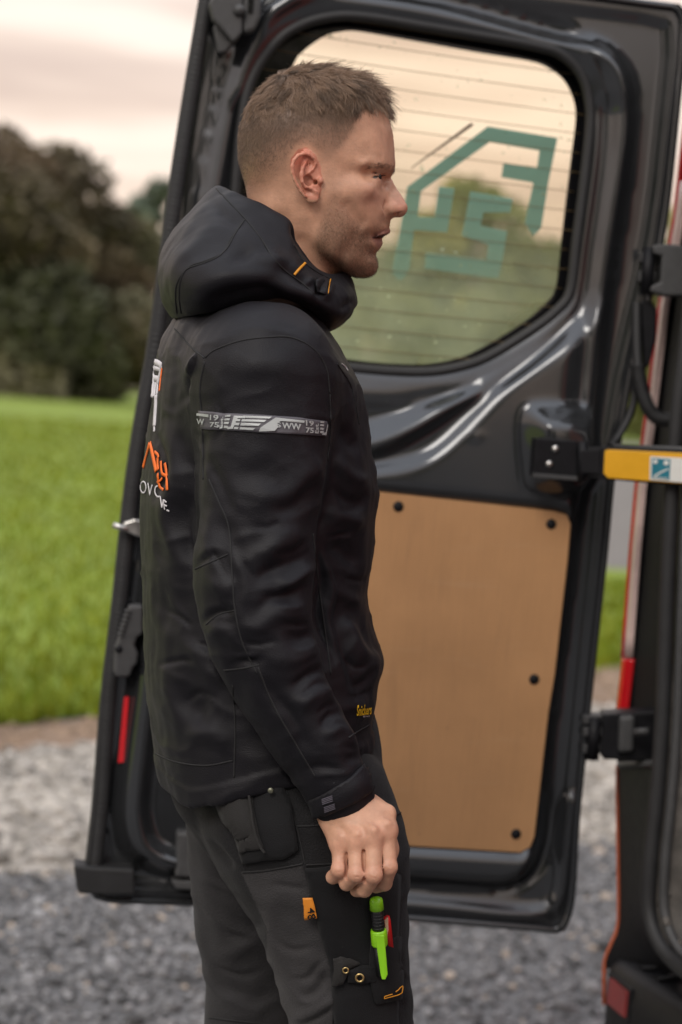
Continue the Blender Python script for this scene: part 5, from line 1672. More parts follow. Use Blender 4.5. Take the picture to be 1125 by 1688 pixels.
rho = ((np.abs(A1) / aa) ** pw + (np.abs(B1) / bb) ** pw) ** (1 / pw)
dT = ((rho - 1) * np.minimum(aa, bb)[None, None, :]).astype(np.float32)
top_cut = (gz_[None, None, :] - (shz + .055)) + 0 * dT
dT = np.maximum(dT, top_cut.astype(np.float32))
J.F = np.minimum(J.F, 0.06); J.F[:] = np.minimum(.06, dT)
SLV = [(437, 612, 98), (436, 650, 103), (435, 720, 103), (432, 800, 99), (424, 870, 94), (418, 935, 97), (420, 995, 93), (430, 1050, 88), (453, 1110, 79), (479, 1160, 71), (510, 1210, 66), (538, 1260, 60), (558, 1302, 55), (572, 1336, 51)]
YS = np.interp([s_2[1] for s_2 in SLV], [600, 800, 1000, 1150, 1340], [2.125, 2.105, 2.090, 2.085, 2.092])
slc = spline(np.array([[*U(a, b, y), r * y / FPX] for (a, b, r), y in zip(SLV, YS)]), 60)
Jt = Field(gx_, gy_, gz_); Jt.F[:] = .06
for i in range(59): Jt.cone(slc[i, :3], slc[i + 1, :3], slc[i, 3], slc[i + 1, 3], .001, m=.07, sc=(1, .94, 1))
far = [(425, 620, .066, 2.455), (420, 800, .062, 2.49), (420, 950, .060, 2.50), (440, 1080, .052, 2.48), (455, 1190, .046, 2.455), (460, 1240, .043, 2.45)]
for q, q2 in zip(far[:-1], far[1:]):
    Jt.cone(U(q[0], q[1], q[3]), U(q2[0], q2[1], q2[3]), q[2], q2[2], .002, m=.07)
Js = Field(gx_, gy_, gz_); Js.F[:] = .06
Js.cone(U(418, 572, 2.23), U(436, 605, 2.14), .055, .064, .001, m=.07)
J.F = smin(J.F, Js.F, .045)
kk = np.interp(gz_, [1.05, 1.25, 1.40, 1.50], [.004, .008, .02, .04])[None, None, :]
J.F = smin(J.F, Jt.F, kk).astype(np.float32)
del Js.F
# hem: the body ends at a plane tilted as in the picture
h0, h1 = U(262, 1278, YT), U(609, 1228, YT)
hm = U(345, 1297, 2.13)
hx_ = np.array([h0[0], hm[0], 0.0, h1[0]]); 
def hem_z(x): return np.interp(x, [h0[0], h0[0] + .05, (h0[0] + h1[0]) / 2, h1[0]], [h0[2], h0[2] - .006, (h0[2] + h1[2]) / 2 - .004, h1[2]])
# cut everything of the body (not the sleeve) below the hem
cut = hem_z(gx_)[:, None, None] - gz_[None, None, :]
body = np.maximum(np.minimum(.06, dT), cut.astype(np.float32))
we = U(572, 1336, 2.092); wd_ = slc[-1, :3] - slc[-5, :3]; wd_ /= np.linalg.norm(wd_)
pl_ = ((gx_[:, None, None] - slc[-1, 0]) * wd_[0] + (gy_[None, :, None] - slc[-1, 1]) * wd_[1] + (gz_[None, None, :] - slc[-1, 2]) * wd_[2]).astype(np.float32)
near_w = (gy_[None, :, None] < 2.25)
Jt.F = np.where(near_w, np.maximum(Jt.F, pl_), Jt.F)
J.F = np.where(cut > -.02, smin(body, Jt.F, .004), np.where(near_w & (pl_ > -.02) & (gz_[None, None, :] < 1.2), smin(body, Jt.F, .004), J.F))
JV, JF = surface_nets(J.F, gx_, gy_, gz_)
del J.F, Jt.F
JV = relax(JV, JF, 3)
JN = vnormals(JV, JF)
jp = proj(JV)
# which vertices belong to the near sleeve
slp = proj(slc[:, :3])
dS = np.full(len(JV), 9.0)
for i in range(0, 60, 1): dS = np.minimum(dS, np.linalg.norm(JV - slc[i, :3], axis=1) - slc[i, 3])
on_sleeve = (dS < .012)
# broad cloth wander
Jw = JV + .02 * np.stack([fbm(JV * 18, 21, 2), fbm(JV * 18, 22, 2), fbm(JV * 18, 23, 2)], -1)
rid = 1 - np.abs(fbm(Jw * [20, 20, 34], 24, 2)) * 1.6
JV = JV + JN * (.0022 * fbm(JV * [26, 26, 15], 3) + .0011 * fbm(JV * [60, 60, 50], 4, 2) + .0020 * np.clip(rid, 0, 1) ** 2 + .0006 * np.clip(1 - np.abs(fbm(Jw * [55, 55, 80], 25, 2)) * 2, 0, 1) ** 2)[:, None]
SL = [([(330, 700), (350, 720), (380, 735)], -2, 18),
      ([(400, 935), (450, 905), (514, 862)], 7, 16), ([(405, 968), (450, 940), (508, 898)], -9, 11), ([(455, 962), (490, 950), (516, 925)], 8, 11),
      ([(425, 1010), (470, 985), (516, 962)], -8, 11), ([(400, 1035), (455, 1022), (520, 992)], 7, 15), ([(455, 1058), (495, 1046), (522, 1030)], -8, 9), ([(425, 1092), (490, 1078), (534, 1052)], 6, 15),
      ([(480, 1128), (520, 1112), (546, 1110)], -7, 9), ([(470, 1160), (525, 1146), (562, 1158)], 7, 15), ([(520, 1196), (558, 1180), (580, 1188)], -7, 9), ([(520, 1222), (565, 1206), (598, 1222)], 6, 12), ([(555, 1252), (585, 1240), (602, 1248)], -5, 8),
      ([(322, 938), (345, 926), (374, 916)], -5, 6), ([(338, 1032), (362, 1014), (390, 1008)], -6, 6), ([(332, 975), (355, 962), (385, 965)], 5, 16), ([(338, 1062), (372, 1046), (410, 1056)], 6, 13), ([(362, 1092), (395, 1088), (432, 1104)], -5, 9),
      ([(345, 850), (380, 885), (415, 915)], -5, 17), ([(445, 862), (485, 835), (528, 785)], -5, 16), ([(400, 835), (465, 808), (532, 750)], 5, 22), ([(345, 840), (352, 900), (345, 950)], 4, 14), ([(380, 930), (395, 990), (430, 1050)], 4, 18), ([(372, 880), (380, 950), (398, 1010)], -4, 10),
      ([(405, 1105), (450, 1180), (495, 1255)], 4, 16), ([(440, 1120), (480, 1190), (520, 1250)], -4, 10), ([(390, 760), (440, 792), (490, 790)], -4, 22), ([(360, 620), (420, 600), (500, 610)], 3, 26), ([(345, 750), (365, 800), (372, 850)], -4, 12), ([(500, 720), (520, 770), (515, 830)], 4, 14)]
JV = sculpt(JV, JN, [(a_, b_ * .85, c_2) for a_, b_, c_2 in SL], on_sleeve.astype(float))
CR = [([(440, 925), (475, 908), (512, 880)], -3, 4), ([(462, 975), (490, 962), (514, 945)], -3, 4), ([(448, 1008), (485, 1000), (516, 985)], 2.5, 4), ([(455, 1040), (490, 1028), (520, 1018)], -3, 4), ([(470, 1068), (505, 1062), (526, 1050)], 2.5, 4),
      ([(395, 1045), (420, 1062), (450, 1066)], -3, 4), ([(375, 1072), (400, 1078), (425, 1090)], 2.5, 4), ([(360, 990), (372, 1000), (392, 1002)], -2.5, 4), ([(500, 1140), (530, 1132), (550, 1140)], -3, 4), ([(520, 1172), (548, 1166), (566, 1172)], -3, 4), ([(540, 1208), (565, 1198), (588, 1208)], -3, 4), ([(556, 1236), (580, 1228), (600, 1236)], -2.5, 4),
      ([(500, 1262), (530, 1270), (560, 1268)], -2.5, 5), ([(515, 1285), (545, 1282), (580, 1262)], 2.5, 5), ([(350, 640), (362, 690), (356, 740)], -2, 5), ([(420, 860), (450, 872), (470, 866)], -2.5, 5), ([(350, 905), (362, 925), (372, 950)], -2.5, 4), ([(395, 900), (402, 940), (415, 965)], -2.5, 5)]
JV = sculpt(JV, JN, CR, on_sleeve.astype(float))
TO = [([(300, 650), (290, 740), (280, 850), (285, 960)], 5, 16), ([(318, 690), (312, 800), (310, 900), (318, 1000)], -7, 15), ([(258, 900), (262, 1000), (272, 1120)], 3, 16), ([(295, 1040), (330, 1100), (372, 1130)], 4, 22), ([(295, 1120), (315, 1160), (360, 1180)], -6, 22),
      ([(300, 1190), (340, 1215), (380, 1215)], 4, 18), ([(310, 630), (325, 600), (345, 580)], 5, 10), ([(300, 670), (310, 640), (322, 620)], -5, 9), ([(270, 1050), (285, 1120), (290, 1200)], 3.5, 14),
      ([(555, 700), (575, 730), (605, 745)], -5, 14), ([(548, 760), (580, 780), (612, 785)], 5, 14), ([(540, 800), (575, 822), (612, 815)], -6, 14), ([(530, 850), (570, 860), (606, 850)], 4, 16), ([(540, 905), (575, 915), (602, 930)], -5, 16), ([(535, 960), (570, 985), (598, 975)], 4, 16),
      ([(560, 1020), (585, 1050), (600, 1090)], 6, 14), ([(600, 1000), (612, 1050), (618, 1085)], -4, 9), ([(555, 1060), (575, 1100), (585, 1140)], -4, 12), ([(575, 1135), (600, 1120), (622, 1105)], -4, 10), ([(560, 1180), (590, 1165), (618, 1150)], 3, 12),
      ([(516, 880), (524, 950), (535, 1030), (548, 1110)], -4, 5), ([(528, 880), (538, 960), (550, 1040), (560, 1108)], 3, 6), ([(585, 640), (594, 700), (602, 740)], -3, 7)]
hb = hem_z(JV[:, 0]); onb = (~on_sleeve) & (np.abs(JV[:, 1] - YT) < .22)
JV = JV + JN * (.0022 * sstep((hb + .026 - JV[:, 2]) / .004) * onb)[:, None] * [1, 1, 0]
TO += [([(548, 842), (570, 838), (600, 828)], -3, 4), ([(540, 880), (562, 888), (590, 884)], -3, 4), ([(560, 950), (580, 948), (600, 955)], -3, 4), ([(565, 1075), (580, 1090), (600, 1098)], -3, 4), ([(570, 1150), (592, 1142), (616, 1132)], -3, 4), ([(275, 1000), (300, 1010), (325, 1030)], -2.5, 5), ([(262, 1090), (290, 1085), (320, 1100)], -2.5, 5), ([(300, 1150), (330, 1148), (360, 1160)], -2.5, 5), ([(262, 700), (268, 760), (262, 820)], -2.5, 6), ([(320, 1060), (345, 1075), (365, 1105)], -3, 5)]
JV = sculpt(JV, JN, [(a_, b_ * 1.35, c_2 * .9) for a_, b_, c_2 in TO], (~on_sleeve).astype(float))
jacket = mesh_obj('jacket', JV, JF, m_jack, person)
jacket['label'] = 'black softshell work jacket with hood down'
JBVH = BVHTree.FromPolygons([tuple(v) for v in JV.tolist()], [tuple(q) for q in JF.tolist()])

def cast(bvh, px, py, off=0.0):
    d = Vector(ray(px, py)).normalized()
    h = bvh.ray_cast(Vector(CP), d)
    if h[0] is None: return None
    n_ = h[1]
    if n_.dot(d) > 0: n_ = -n_
    return np.array(h[0] + n_ * off)

def seam(name, pts, bvh, mt, parent, r=.0011, off=.0002, n=50, flat=.7):
    P = spline(np.array(pts, float), n)
    Q = [cast(bvh, a, b, off) for a, b in P]
    Q = np.array([q for q in Q if q is not None])
    if len(Q) < 4: return
    for _ in range(2): Q[1:-1] = (Q[:-2] + Q[1:-1] * 2 + Q[2:]) / 4
    V, F = tube(Q, r, 6, ref=(0, -1, 0), flat=flat)
    return mesh_obj(name, V, F, mt, parent)

def patch(name, poly, bvh, off, th, mt, parent, step=5.0, bulge=0.0):
    """a piece of cloth laid on a surface: polygon in px, given thickness"""
    V2, F = tri_poly(poly, step)
    sd_ = -sd_poly(V2[:, 0], V2[:, 1], np.array(poly, float))
    P = []; ok = []
    for (a, b), s_i in zip(V2, sd_):
        q = cast(bvh, a, b, off + bulge * float(sstep(np.array(s_i / 18.0))))
        ok.append(q is not None); P.append(q if q is not None else np.zeros(3))
    F = [f for f in F if all(ok[i] for i in f)]
    if not F: return None
    comp = list(range(len(P)))
    def fd(i):
        while comp[i] != i: comp[i] = comp[comp[i]]; i = comp[i]
        return i
    for f in F:
        for i in f[1:]: comp[fd(i)] = fd(f[0])
    rt_ = [fd(f[0]) for f in F]; big = max(set(rt_), key=rt_.count); F = [f for f, r_ in zip(F, rt_) if r_ == big]
    us_ = sorted({i for f in F for i in f}); ix = {v: k for k, v in enumerate(us_)}; P = [P[i] for i in us_]; F = [tuple(ix[i] for i in f) for f in F]
    o = mesh_obj(name, np.array(P), F, mt, parent)
    s_ = o.modifiers.new('s', 'SOLIDIFY'); s_.thickness = th; s_.offset = 0
    return o

def print_text(name, s, quad, bvh, off, mt, parent, bold=0.0):
    """text filling a quad (tl, tr, br, bl) in px, laid on the surface"""
    V2, F = text_mesh(s, 1.0, bold=bold)
    if not len(V2): return
    lo_, hi_ = V2.min(0), V2.max(0); t = (V2 - lo_) / (hi_ - lo_ + 1e-9)
    q = np.array(quad, float)
    P2 = (q[3] * (1 - t[:, :1]) + q[2] * t[:, :1]) * (1 - t[:, 1:]) + (q[0] * (1 - t[:, :1]) + q[1] * t[:, :1]) * t[:, 1:]
    P = [cast(bvh, a, b, off) for a, b in P2]
    if any(p_ is None for p_ in P): return
    return mesh_obj(name, np.array(P), F, mt, parent, smooth=False)

def flatshape(name, poly, bvh, off, mt, parent):
    V2, F = tri_poly(poly)
    P = [cast(bvh, a, b, off) for a, b in V2]
    if any(p_ is None for p_ in P): return
    return mesh_obj(name, np.array(P), F, mt, parent, smooth=False)

# seams
for pts_ in ([(339, 590), (352, 578), (395, 562), (440, 556), (480, 556), (516, 574), (538, 606), (544, 650)], [(544, 650), (545, 700), (540, 760)],
             [(288, 542), (315, 572), (337, 590)], [(322, 938), (345, 928), (376, 914)], [(340, 1030), (362, 1013), (390, 1006)],
             [(345, 790), (362, 830), (378, 870), (384, 960), (388, 1006), (400, 1060), (424, 1110)], [(370, 1105), (400, 1102), (428, 1096)],
             [(426, 1100), (450, 1160), (490, 1230), (520, 1280)], [(384, 1130), (388, 1200), (386, 1282)], [(556, 600), (580, 640), (592, 700)], [(516, 880), (524, 950), (535, 1030), (546, 1112)], [(256, 1242), (290, 1256), (340, 1262), (384, 1254)],
             [(608, 1196), (590, 1206), (575, 1216)], [(338, 596), (330, 640), (334, 700), (336, 790)]):
    seam('seam', pts_, JBVH, m_stitch, jacket)

# ---- hood and collar: a lofted roll of cloth round the neck
HC = [
 [(282, 523, 2.30), (266, 490, 2.30), (262, 445, 2.30), (272, 405, 2.30), (306, 360, 2.30), (346, 314, 2.30), (366, 308, 2.30), (392, 330, 2.30), (415, 400, 2.30)],
 [(300, 524, 2.205), (280, 495, 2.190), (276, 450, 2.190), (290, 405, 2.205), (322, 355, 2.225), (362, 314, 2.245), (378, 314, 2.25), (402, 338, 2.26), (424, 405, 2.26)],
 [(345, 514, 2.155), (330, 488, 2.135), (330, 445, 2.135), (345, 400, 2.160), (368, 357, 2.190), (396, 326, 2.215), (408, 327, 2.222), (424, 352, 2.23), (438, 415, 2.23)],
 [(415, 498, 2.150), (405, 474, 2.128), (408, 436, 2.130), (420, 396, 2.155), (432, 364, 2.180), (444, 346, 2.195), (452, 349, 2.205), (456, 374, 2.215), (456, 425, 2.22)],
 [(474, 494, 2.165), (472, 474, 2.145), (474, 442, 2.150), (474, 406, 2.170), (474, 382, 2.184), (475, 367, 2.195), (480, 371, 2.205), (482, 398, 2.215), (478, 440, 2.22)],
 [(520, 520, 2.200), (520, 498, 2.170), (514, 470, 2.170), (502, 438, 2.185), (493, 416, 2.196), (484, 398, 2.204), (490, 401, 2.212), (494, 425, 2.22), (490, 465, 2.225)],
 [(540, 540, 2.240), (555, 520, 2.205), (550, 490, 2.200), (538, 466, 2.210), (526, 448, 2.217), (514, 436, 2.222), (518, 438, 2.230), (520, 458, 2.238), (510, 490, 2.245)],
 [(545, 542, 2.275), (578, 517, 2.255), (580, 494, 2.248), (570, 474, 2.248), (557, 460, 2.250), (544, 452, 2.250), (546, 454, 2.258), (545, 470, 2.265), (528, 498, 2.27)],
 [(546, 543, 2.30), (584, 508, 2.30), (588, 493, 2.30), (583, 474, 2.30), (578, 460, 2.30), (572, 450, 2.30), (566, 451, 2.30), (560, 468, 2.30), (538, 498, 2.30)],
]
HCW = np.array([[U(*q) for q in col] for col in HC])
def mirror(p):
    q = p.copy(); q[..., 1] = 2 * YH - q[..., 1]; return q
ringc = np.concatenate([HCW, mirror(HCW[1:-1][::-1])], 0)          # closed ring of columns
cols = np.stack([spline(ringc[:, j], 220, True) for j in range(ringc.shape[1])], 1)
# resample by column index so rows stay aligned
def spl_idx(P, n, closed):
    k = len(P); t = np.linspace(0, k if closed else k - 1, n, endpoint=not closed)
    i = np.floor(t).astype(int); f_ = (t - i)
    g = lambda j: P[j % k] if closed else P[np.clip(j, 0, k - 1)]
    a_, b_, c2, d_ = g(i - 1), g(i), g(i + 1), g(i + 2)
    f_ = f_.reshape((-1,) + (1,) * (P.ndim - 1))
    return .5 * (2 * b_ + (c2 - a_) * f_ + (2 * a_ - 5 * b_ + 4 * c2 - d_) * f_ ** 2 + (3 * b_ - a_ - 3 * c2 + d_) * f_ ** 3)
HG = spl_idx(ringc, 288, True)                                        # (288, 9, 3)
HG = np.swapaxes(spl_idx(np.swapaxes(HG, 0, 1), 76, False), 0, 1)     # (288, 76, 3)
nu, nv = HG.shape[:2]
HV = HG.reshape(-1, 3)
HFc = np.array([[i * nv + j, ((i + 1) % nu) * nv + j, ((i + 1) % nu) * nv + j + 1, i * nv + j + 1] for i in range(nu) for j in range(nv - 1)])
HN = vnormals(HV, HFc)
if np.mean(HN[:, 1] * (HV[:, 1] - YH)) < 0: HN = -HN; HFc = HFc[:, ::-1]
HV = HV + HN * (.0020 * fbm(HV * [34, 34, 34], 8) + .0008 * fbm(HV * 80, 9, 2))[:, None]
HS = [([(310, 505), (345, 470), (400, 452), (470, 462)], 4, 16), ([(330, 500), (390, 480), (470, 480)], -4, 9), ([(400, 395), (440, 420), (480, 440)], 4, 14), ([(372, 430), (420, 410), (455, 425)], -5, 12), ([(300, 470), (296, 430), (330, 395), (380, 370)], 3, 12),
      ([(345, 330), (380, 360), (410, 372)], -3, 10), ([(440, 470), (490, 480), (525, 500)], 4, 10), ([(450, 440), (490, 455), (520, 480)], -3.5, 9), ([(500, 470), (512, 462), (520, 452)], 3, 6), ([(535, 500), (545, 480), (552, 466)], 3.5, 6), ([(520, 495), (530, 478), (538, 462)], -4, 6), ([(560, 515), (575, 500), (586, 490)], -3, 6)]
HV = sculpt(HV, HN, [(a_, b_ * 1.3, c_2) for a_, b_, c_2 in HS], None, .4)
hood = mesh_obj('hood', HV, HFc, m_jack, jacket)
s_ = hood.modifiers.new('s', 'SOLIDIFY'); s_.thickness = .003; s_.offset = -1
HB = BVHTree.FromPolygons([tuple(v) for v in HV.tolist()], [tuple(q) for q in HFc.tolist()])
for pts_ in ([(357, 311), (380, 335), (406, 362), (430, 392), (450, 424), (470, 446), (500, 468), (518, 485)], [(404, 362), (388, 385), (370, 415), (340, 430), (312, 440), (298, 462), (296, 490), (299, 516)], [(400, 366), (383, 389), (366, 419), (336, 434), (308, 444), (292, 468), (290, 492), (292, 516)],
             [(484, 404), (500, 430), (520, 447), (545, 460)]):
    seam('hood_seam', pts_, HB, m_stitch, jacket)
seam('bar_tack', [(485, 453), (492, 445), (503, 434)], HB, m_orange, jacket, r=.0016, off=.0006)
seam('bar_tack', [(541, 484), (543, 472), (545, 460)], HB, m_orange, jacket, r=.0006, off=.0006)
patch('collar_tab', [(517, 462), (530, 458), (542, 468), (536, 488), (520, 484)], HB, .003, .002, m_jack, jacket, 4, .002)

# ---- cuff strap with its small badge
patch('cuff_strap', [(512, 1318), (530, 1310), (570, 1286), (600, 1257), (610, 1278), (616, 1300), (585, 1322), (545, 1340), (521, 1348)], JBVH, .003, .003, m_jack, jacket, 5, .002)
m_badge = mat('grey_badge', (.11, .10, .125), .6)
for i in range(4):
    y0 = 1312 + i * 2.6
    flatshape('badge_bar', [(534 + i * .4, y0), (549 + i * .4, y0 - 5), (549.6 + i * .4, y0 - 3.6), (534.6 + i * .4, y0 + 1.4)], JBVH, .0075, m_badge, jacket)
    y0 = 1325 + i * 2.4
    flatshape('badge_bar', [(538 + i * .4, y0), (553 + i * .4, y0 - 5), (553.5 + i * .4, y0 - 3.8), (538.5 + i * .4, y0 + 1.3)], JBVH, .0075, m_badge, jacket)

# ---- reflective sleeve band with its lettering
m_band = mat('band_grey', (.085, .08, .092), .55, var=.06)
m_refl = mat('band_silver', (.40, .42, .415), .4, var=.05)
band_p = [(329, 677), (370, 681), (430, 684), (490, 688), (538, 694), (537, 719), (490, 716), (430, 713), (370, 709), (333, 708)]
patch('sleeve_band', band_p, JBVH, .0012, .001, m_band, jacket, 5)
bo = .0033
def bt(s, x0, y0, x1, y1, h_, nm='band_letter', bold=.02):
    print_text(nm, s, [(x0, y0), (x1, y1), (x1, y1 + h_), (x0, y0 + h_)], JBVH, bo, m_refl, jacket, bold)
bt('W', 329, 689, 341, 690, 10); flatshape('band_mark', [(329, 681), (348, 683), (348, 687), (329, 685)], JBVH, bo, m_refl, jacket)
bt('19', 350, 683, 363, 684, 9); bt('75', 350, 695, 364, 696, 9)
bt('19', 502, 692, 514, 693, 9); bt('75', 501.5, 704, 514, 705, 9)
def vt(s, x0, y0, w_, h_):
    print_text('band_letter', s, [(x0, y0 + h_), (x0, y0), (x0 + w_, y0), (x0 + w_, y0 + h_)], JBVH, bo, m_refl, jacket, .02)
vt('Est.', 365, 687, 6.5, 19); vt('Est.', 516, 697, 6, 17)
for i in range(4):
    y0 = 684 + i * 6; flatshape('band_mark', [(375.5 - i * .6, y0), (383 - i * 1.2, y0 + .4), (382 - i * 1.2, y0 + 3.8), (374.6 - i * .6, y0 + 3.4)], JBVH, bo, m_refl, jacket)
    w0 = 448 - i * 8.5; sx = 402 - i * 1.5
    flatshape('band_mark', [(sx, y0 + 2), (w0, y0 + 3.6), (w0 - 4, y0 + 7), (sx - 1, y0 + 5.6)], JBVH, bo, m_refl, jacket)
    if i: flatshape('band_mark', [(392 - i * 1.2, y0 + 1.6), (399.5 - i * 1.4, y0 + 1.9), (398.5 - i * 1.4, y0 + 5.4), (391.2 - i * 1.2, y0 + 5.1)], JBVH, bo, m_refl, jacket)
    y0 = 693 + i * 5.6; flatshape('band_mark', [(525 - i * .2, y0), (531 - i * .3, y0 + .4), (530.5 - i * .3, y0 + 3.6), (524.6 - i * .2, y0 + 3.2)], JBVH, bo, m_refl, jacket)
flatshape('band_mark', [(388, 686), (406, 687), (405.5, 690.5), (394, 690), (386, 707), (378, 707), (379, 704), (383, 703)], JBVH, bo, m_refl, jacket)
flatshape('band_mark', [(428, 711), (430, 706), (448, 693), (454, 689), (500, 693), (499, 696.5), (462, 694.5), (455, 699), (458, 704), (452, 711)], JBVH, bo, m_refl, jacket)
bt('S', 454, 696.5, 462, 697, 8.5, bold=0.01); bt('WW', 464, 697, 494, 699, 10)
flatshape('band_mark', [(536.5, 697), (537, 700), (534, 717), (527, 716), (529, 713), (533, 712)], JBVH, bo, m_refl, jacket)

# yellow embroidered maker mark near the hem, small chest mark
m_ylw = mat('yellow_embroidery', (.80, .52, .015), .6)
m_wht = mat('white_embroidery', (.62, .60, .62), .6)
m_org = mat('orange_print', (.86, .16, .012), .5, var=.04)
print_text('hem_logo', 'Snickers', [(588, 1163), (612, 1161), (611, 1177), (587, 1180)], JBVH, .0012, m_ylw, jacket, .02)
print_text('hem_logo', 'WORKWEAR', [(597, 1180), (609, 1178.5), (609, 1181), (597, 1182.5)], JBVH, .0012, m_wht, jacket, 0)
seam('chest_mark', [(563, 600), (568, 604), (573, 611)], JBVH, m_wht, jacket, r=.0006, off=.0008)

# ---- print on the back, laid from behind onto the cloth
def stroke_print(name, pts, wd, mt, off=.0010, n=24, close=False):
    P = spline(np.array(pts, float), n) if len(pts) > 2 else np.array(pts[0]) + (np.array(pts[1]) - pts[0]) * np.linspace(0, 1, n)[:, None]
    Q = [cast(JBVH, a, b, off) for a, b in P]; Q = np.array([q for q in Q if q is not None])
    if len(Q) < 3: return
    V, F = tube(Q, wd, 6, ref=np.tile([[-.8, -.6, 0]], (len(Q), 1)), flat=.25)
    mesh_obj(name, V, F, mt, jacket)
bk_ = lambda L_: [(225 + a / 5.625, 570 + b / 5.625) for a, b in L_]
for L_, w_ in (([(170, 150), (205, 160), (240, 185)], .0042), ([(175, 160), (170, 260), (163, 360), (155, 480)], .0032), ([(238, 190), (228, 250), (215, 310), (205, 350)], .0026), ([(180, 210), (205, 215), (232, 222)], .0028), ([(175, 300), (195, 305), (215, 305)], .0040), ([(185, 335), (180, 400), (172, 470)], .0024), ([(205, 330), (200, 420), (195, 450)], .0024),
               ([(190, 460), (187, 560), (180, 660), (175, 745)], .0036), ([(172, 745), (174, 775), (172, 795)], .0022)):
    stroke_print('back_emblem', bk_(L_), w_, m_wht)
stroke_print('back_emblem', bk_([(245, 210), (232, 310), (220, 420)]), .0016, m_org)
for L_, w_ in (([(70, 1130), (100, 1020), (130, 905)], .0026), ([(135, 905), (165, 1040), (190, 1165)], .0034), ([(178, 985), (205, 1010), (212, 1040)], .0022), ([(205, 1040), (205, 1100), (212, 1150)], .0022), ([(235, 1070), (237, 1140), (245, 1190)], .0022), ([(245, 1190), (265, 1200), (285, 1210)], .0022),
               ([(270, 1090), (285, 1180), (292, 1340)], .0026), ([(205, 1190), (212, 1260), (225, 1310)], .0022), ([(225, 1310), (245, 1330), (258, 1335)], .0020), ([(200, 1265), (225, 1250), (245, 1225)], .0016)):
    stroke_print('back_letter', bk_(L_), w_, m_org)
th_ = np.linspace(0, 2 * math.pi, 12)
stroke_print('back_letter', bk_([(72 + 26 * math.cos(t), 1312 + 52 * math.sin(t)) for t in th_]), .0011, m_wht, n=40)
for L_ in ([(115, 1275), (125, 1330), (132, 1385)], [(132, 1385), (145, 1330), (155, 1290)], [(205, 1300), (185, 1315), (180, 1360), (200, 1400), (225, 1400)], [(230, 1400), (238, 1460), (242, 1500)], [(242, 1500), (250, 1470), (258, 1425)], [(258, 1425), (262, 1480), (268, 1520)], [(262, 1430), (272, 1440), (285, 1450)], [(265, 1475), (275, 1480), (288, 1485)], [(285, 1522), (297, 1528), (308, 1533)]):
    stroke_print('back_letter', bk_(L_), .0012, m_wht, n=14)

# ================================================================== trousers
gx_ = np.arange(-.30, .20, .0034); gy_ = np.arange(2.06, 2.52, .0036); gz_ = axis([(.06, .70, .012), (.70, 1.13, .0034)])
T_ = Field(gx_, gy_, gz_)
T_.chain([U(445, 1205, 2.29), U(455, 1260, 2.29), U(470, 1310, 2.29)], [.120, .120, .112], .03)
NLt = [(455, 1262, 2.245, .094), (492, 1340, 2.217, .104), (535, 1437, 2.205, .0925), (553, 1526, 2.205, .0775), (572, 1629, 2.205, .0695), (581, 1688, 2.205, .066), (590, 1820, 2.205, .066), (565, 2150, 2.235, .07)]
FLt = [(445, 1250, 2.34, .105), (430, 1345, 2.365, .085), (424, 1437, 2.37, .077), (424, 1526, 2.375, .070), (432, 1600, 2.38, .066), (436, 1688, 2.385, .070), (432, 1800, 2.385, .068), (385, 2100, 2.40, .07)]
for LT, LG in ((NLt, NL), (FLt, FL)):
    P = [U(a, b, y) for a, b, y, r in LT] + [np.array([LG[-1][0], LG[-1][1], .07])]
    rr = [r for *_, r in LT] + [.078]
    S = spline(np.concatenate([np.array(P), np.array(rr)[:, None]], 1), 60)
    for i in range(59): T_.cone(S[i, :3], S[i + 1, :3], S[i, 3], S[i + 1, 3], .012, m=.04, sc=(1, 1.06, 1))
TV, TF = surface_nets(T_.F, gx_, gy_, gz_)
del T_.F
TV = relax(TV, TF, 2); TN = vnormals(TV, TF)
Tw = TV + .02 * np.stack([fbm(TV * 18, 31, 2), fbm(TV * 18, 32, 2), fbm(TV * 18, 33, 2)], -1)
rid = 1 - np.abs(fbm(Tw * [22, 22, 40], 34, 2)) * 1.6
TV = TV + TN * (.0024 * fbm(TV * [30, 30, 22], 13) + .0010 * fbm(TV * 70, 14, 2) + .0026 * np.clip(rid, 0, 1) ** 2)[:, None]
TS = [([(350, 1500), (400, 1520), (450, 1545)], -4, 14), ([(345, 1570), (400, 1560), (440, 1555)], 4, 14), ([(350, 1620), (400, 1640), (460, 1650)], -4, 14), ([(345, 1670), (400, 1665), (450, 1680)], 4, 14),
      ([(420, 1460), (450, 1530), (475, 1620)], 3, 16), ([(490, 1650), (520, 1625), (550, 1610)], -5, 10), ([(485, 1680), (520, 1660), (552, 1640)], 4, 12), ([(335, 1350), (380, 1360), (420, 1400)], -5, 12), ([(620, 1260), (640, 1310), (655, 1350)], 3, 12),
      ([(440, 1500), (490, 1520), (520, 1560)], -2.5, 20), ([(660, 1560), (650, 1600), (668, 1640)], -4, 10)]
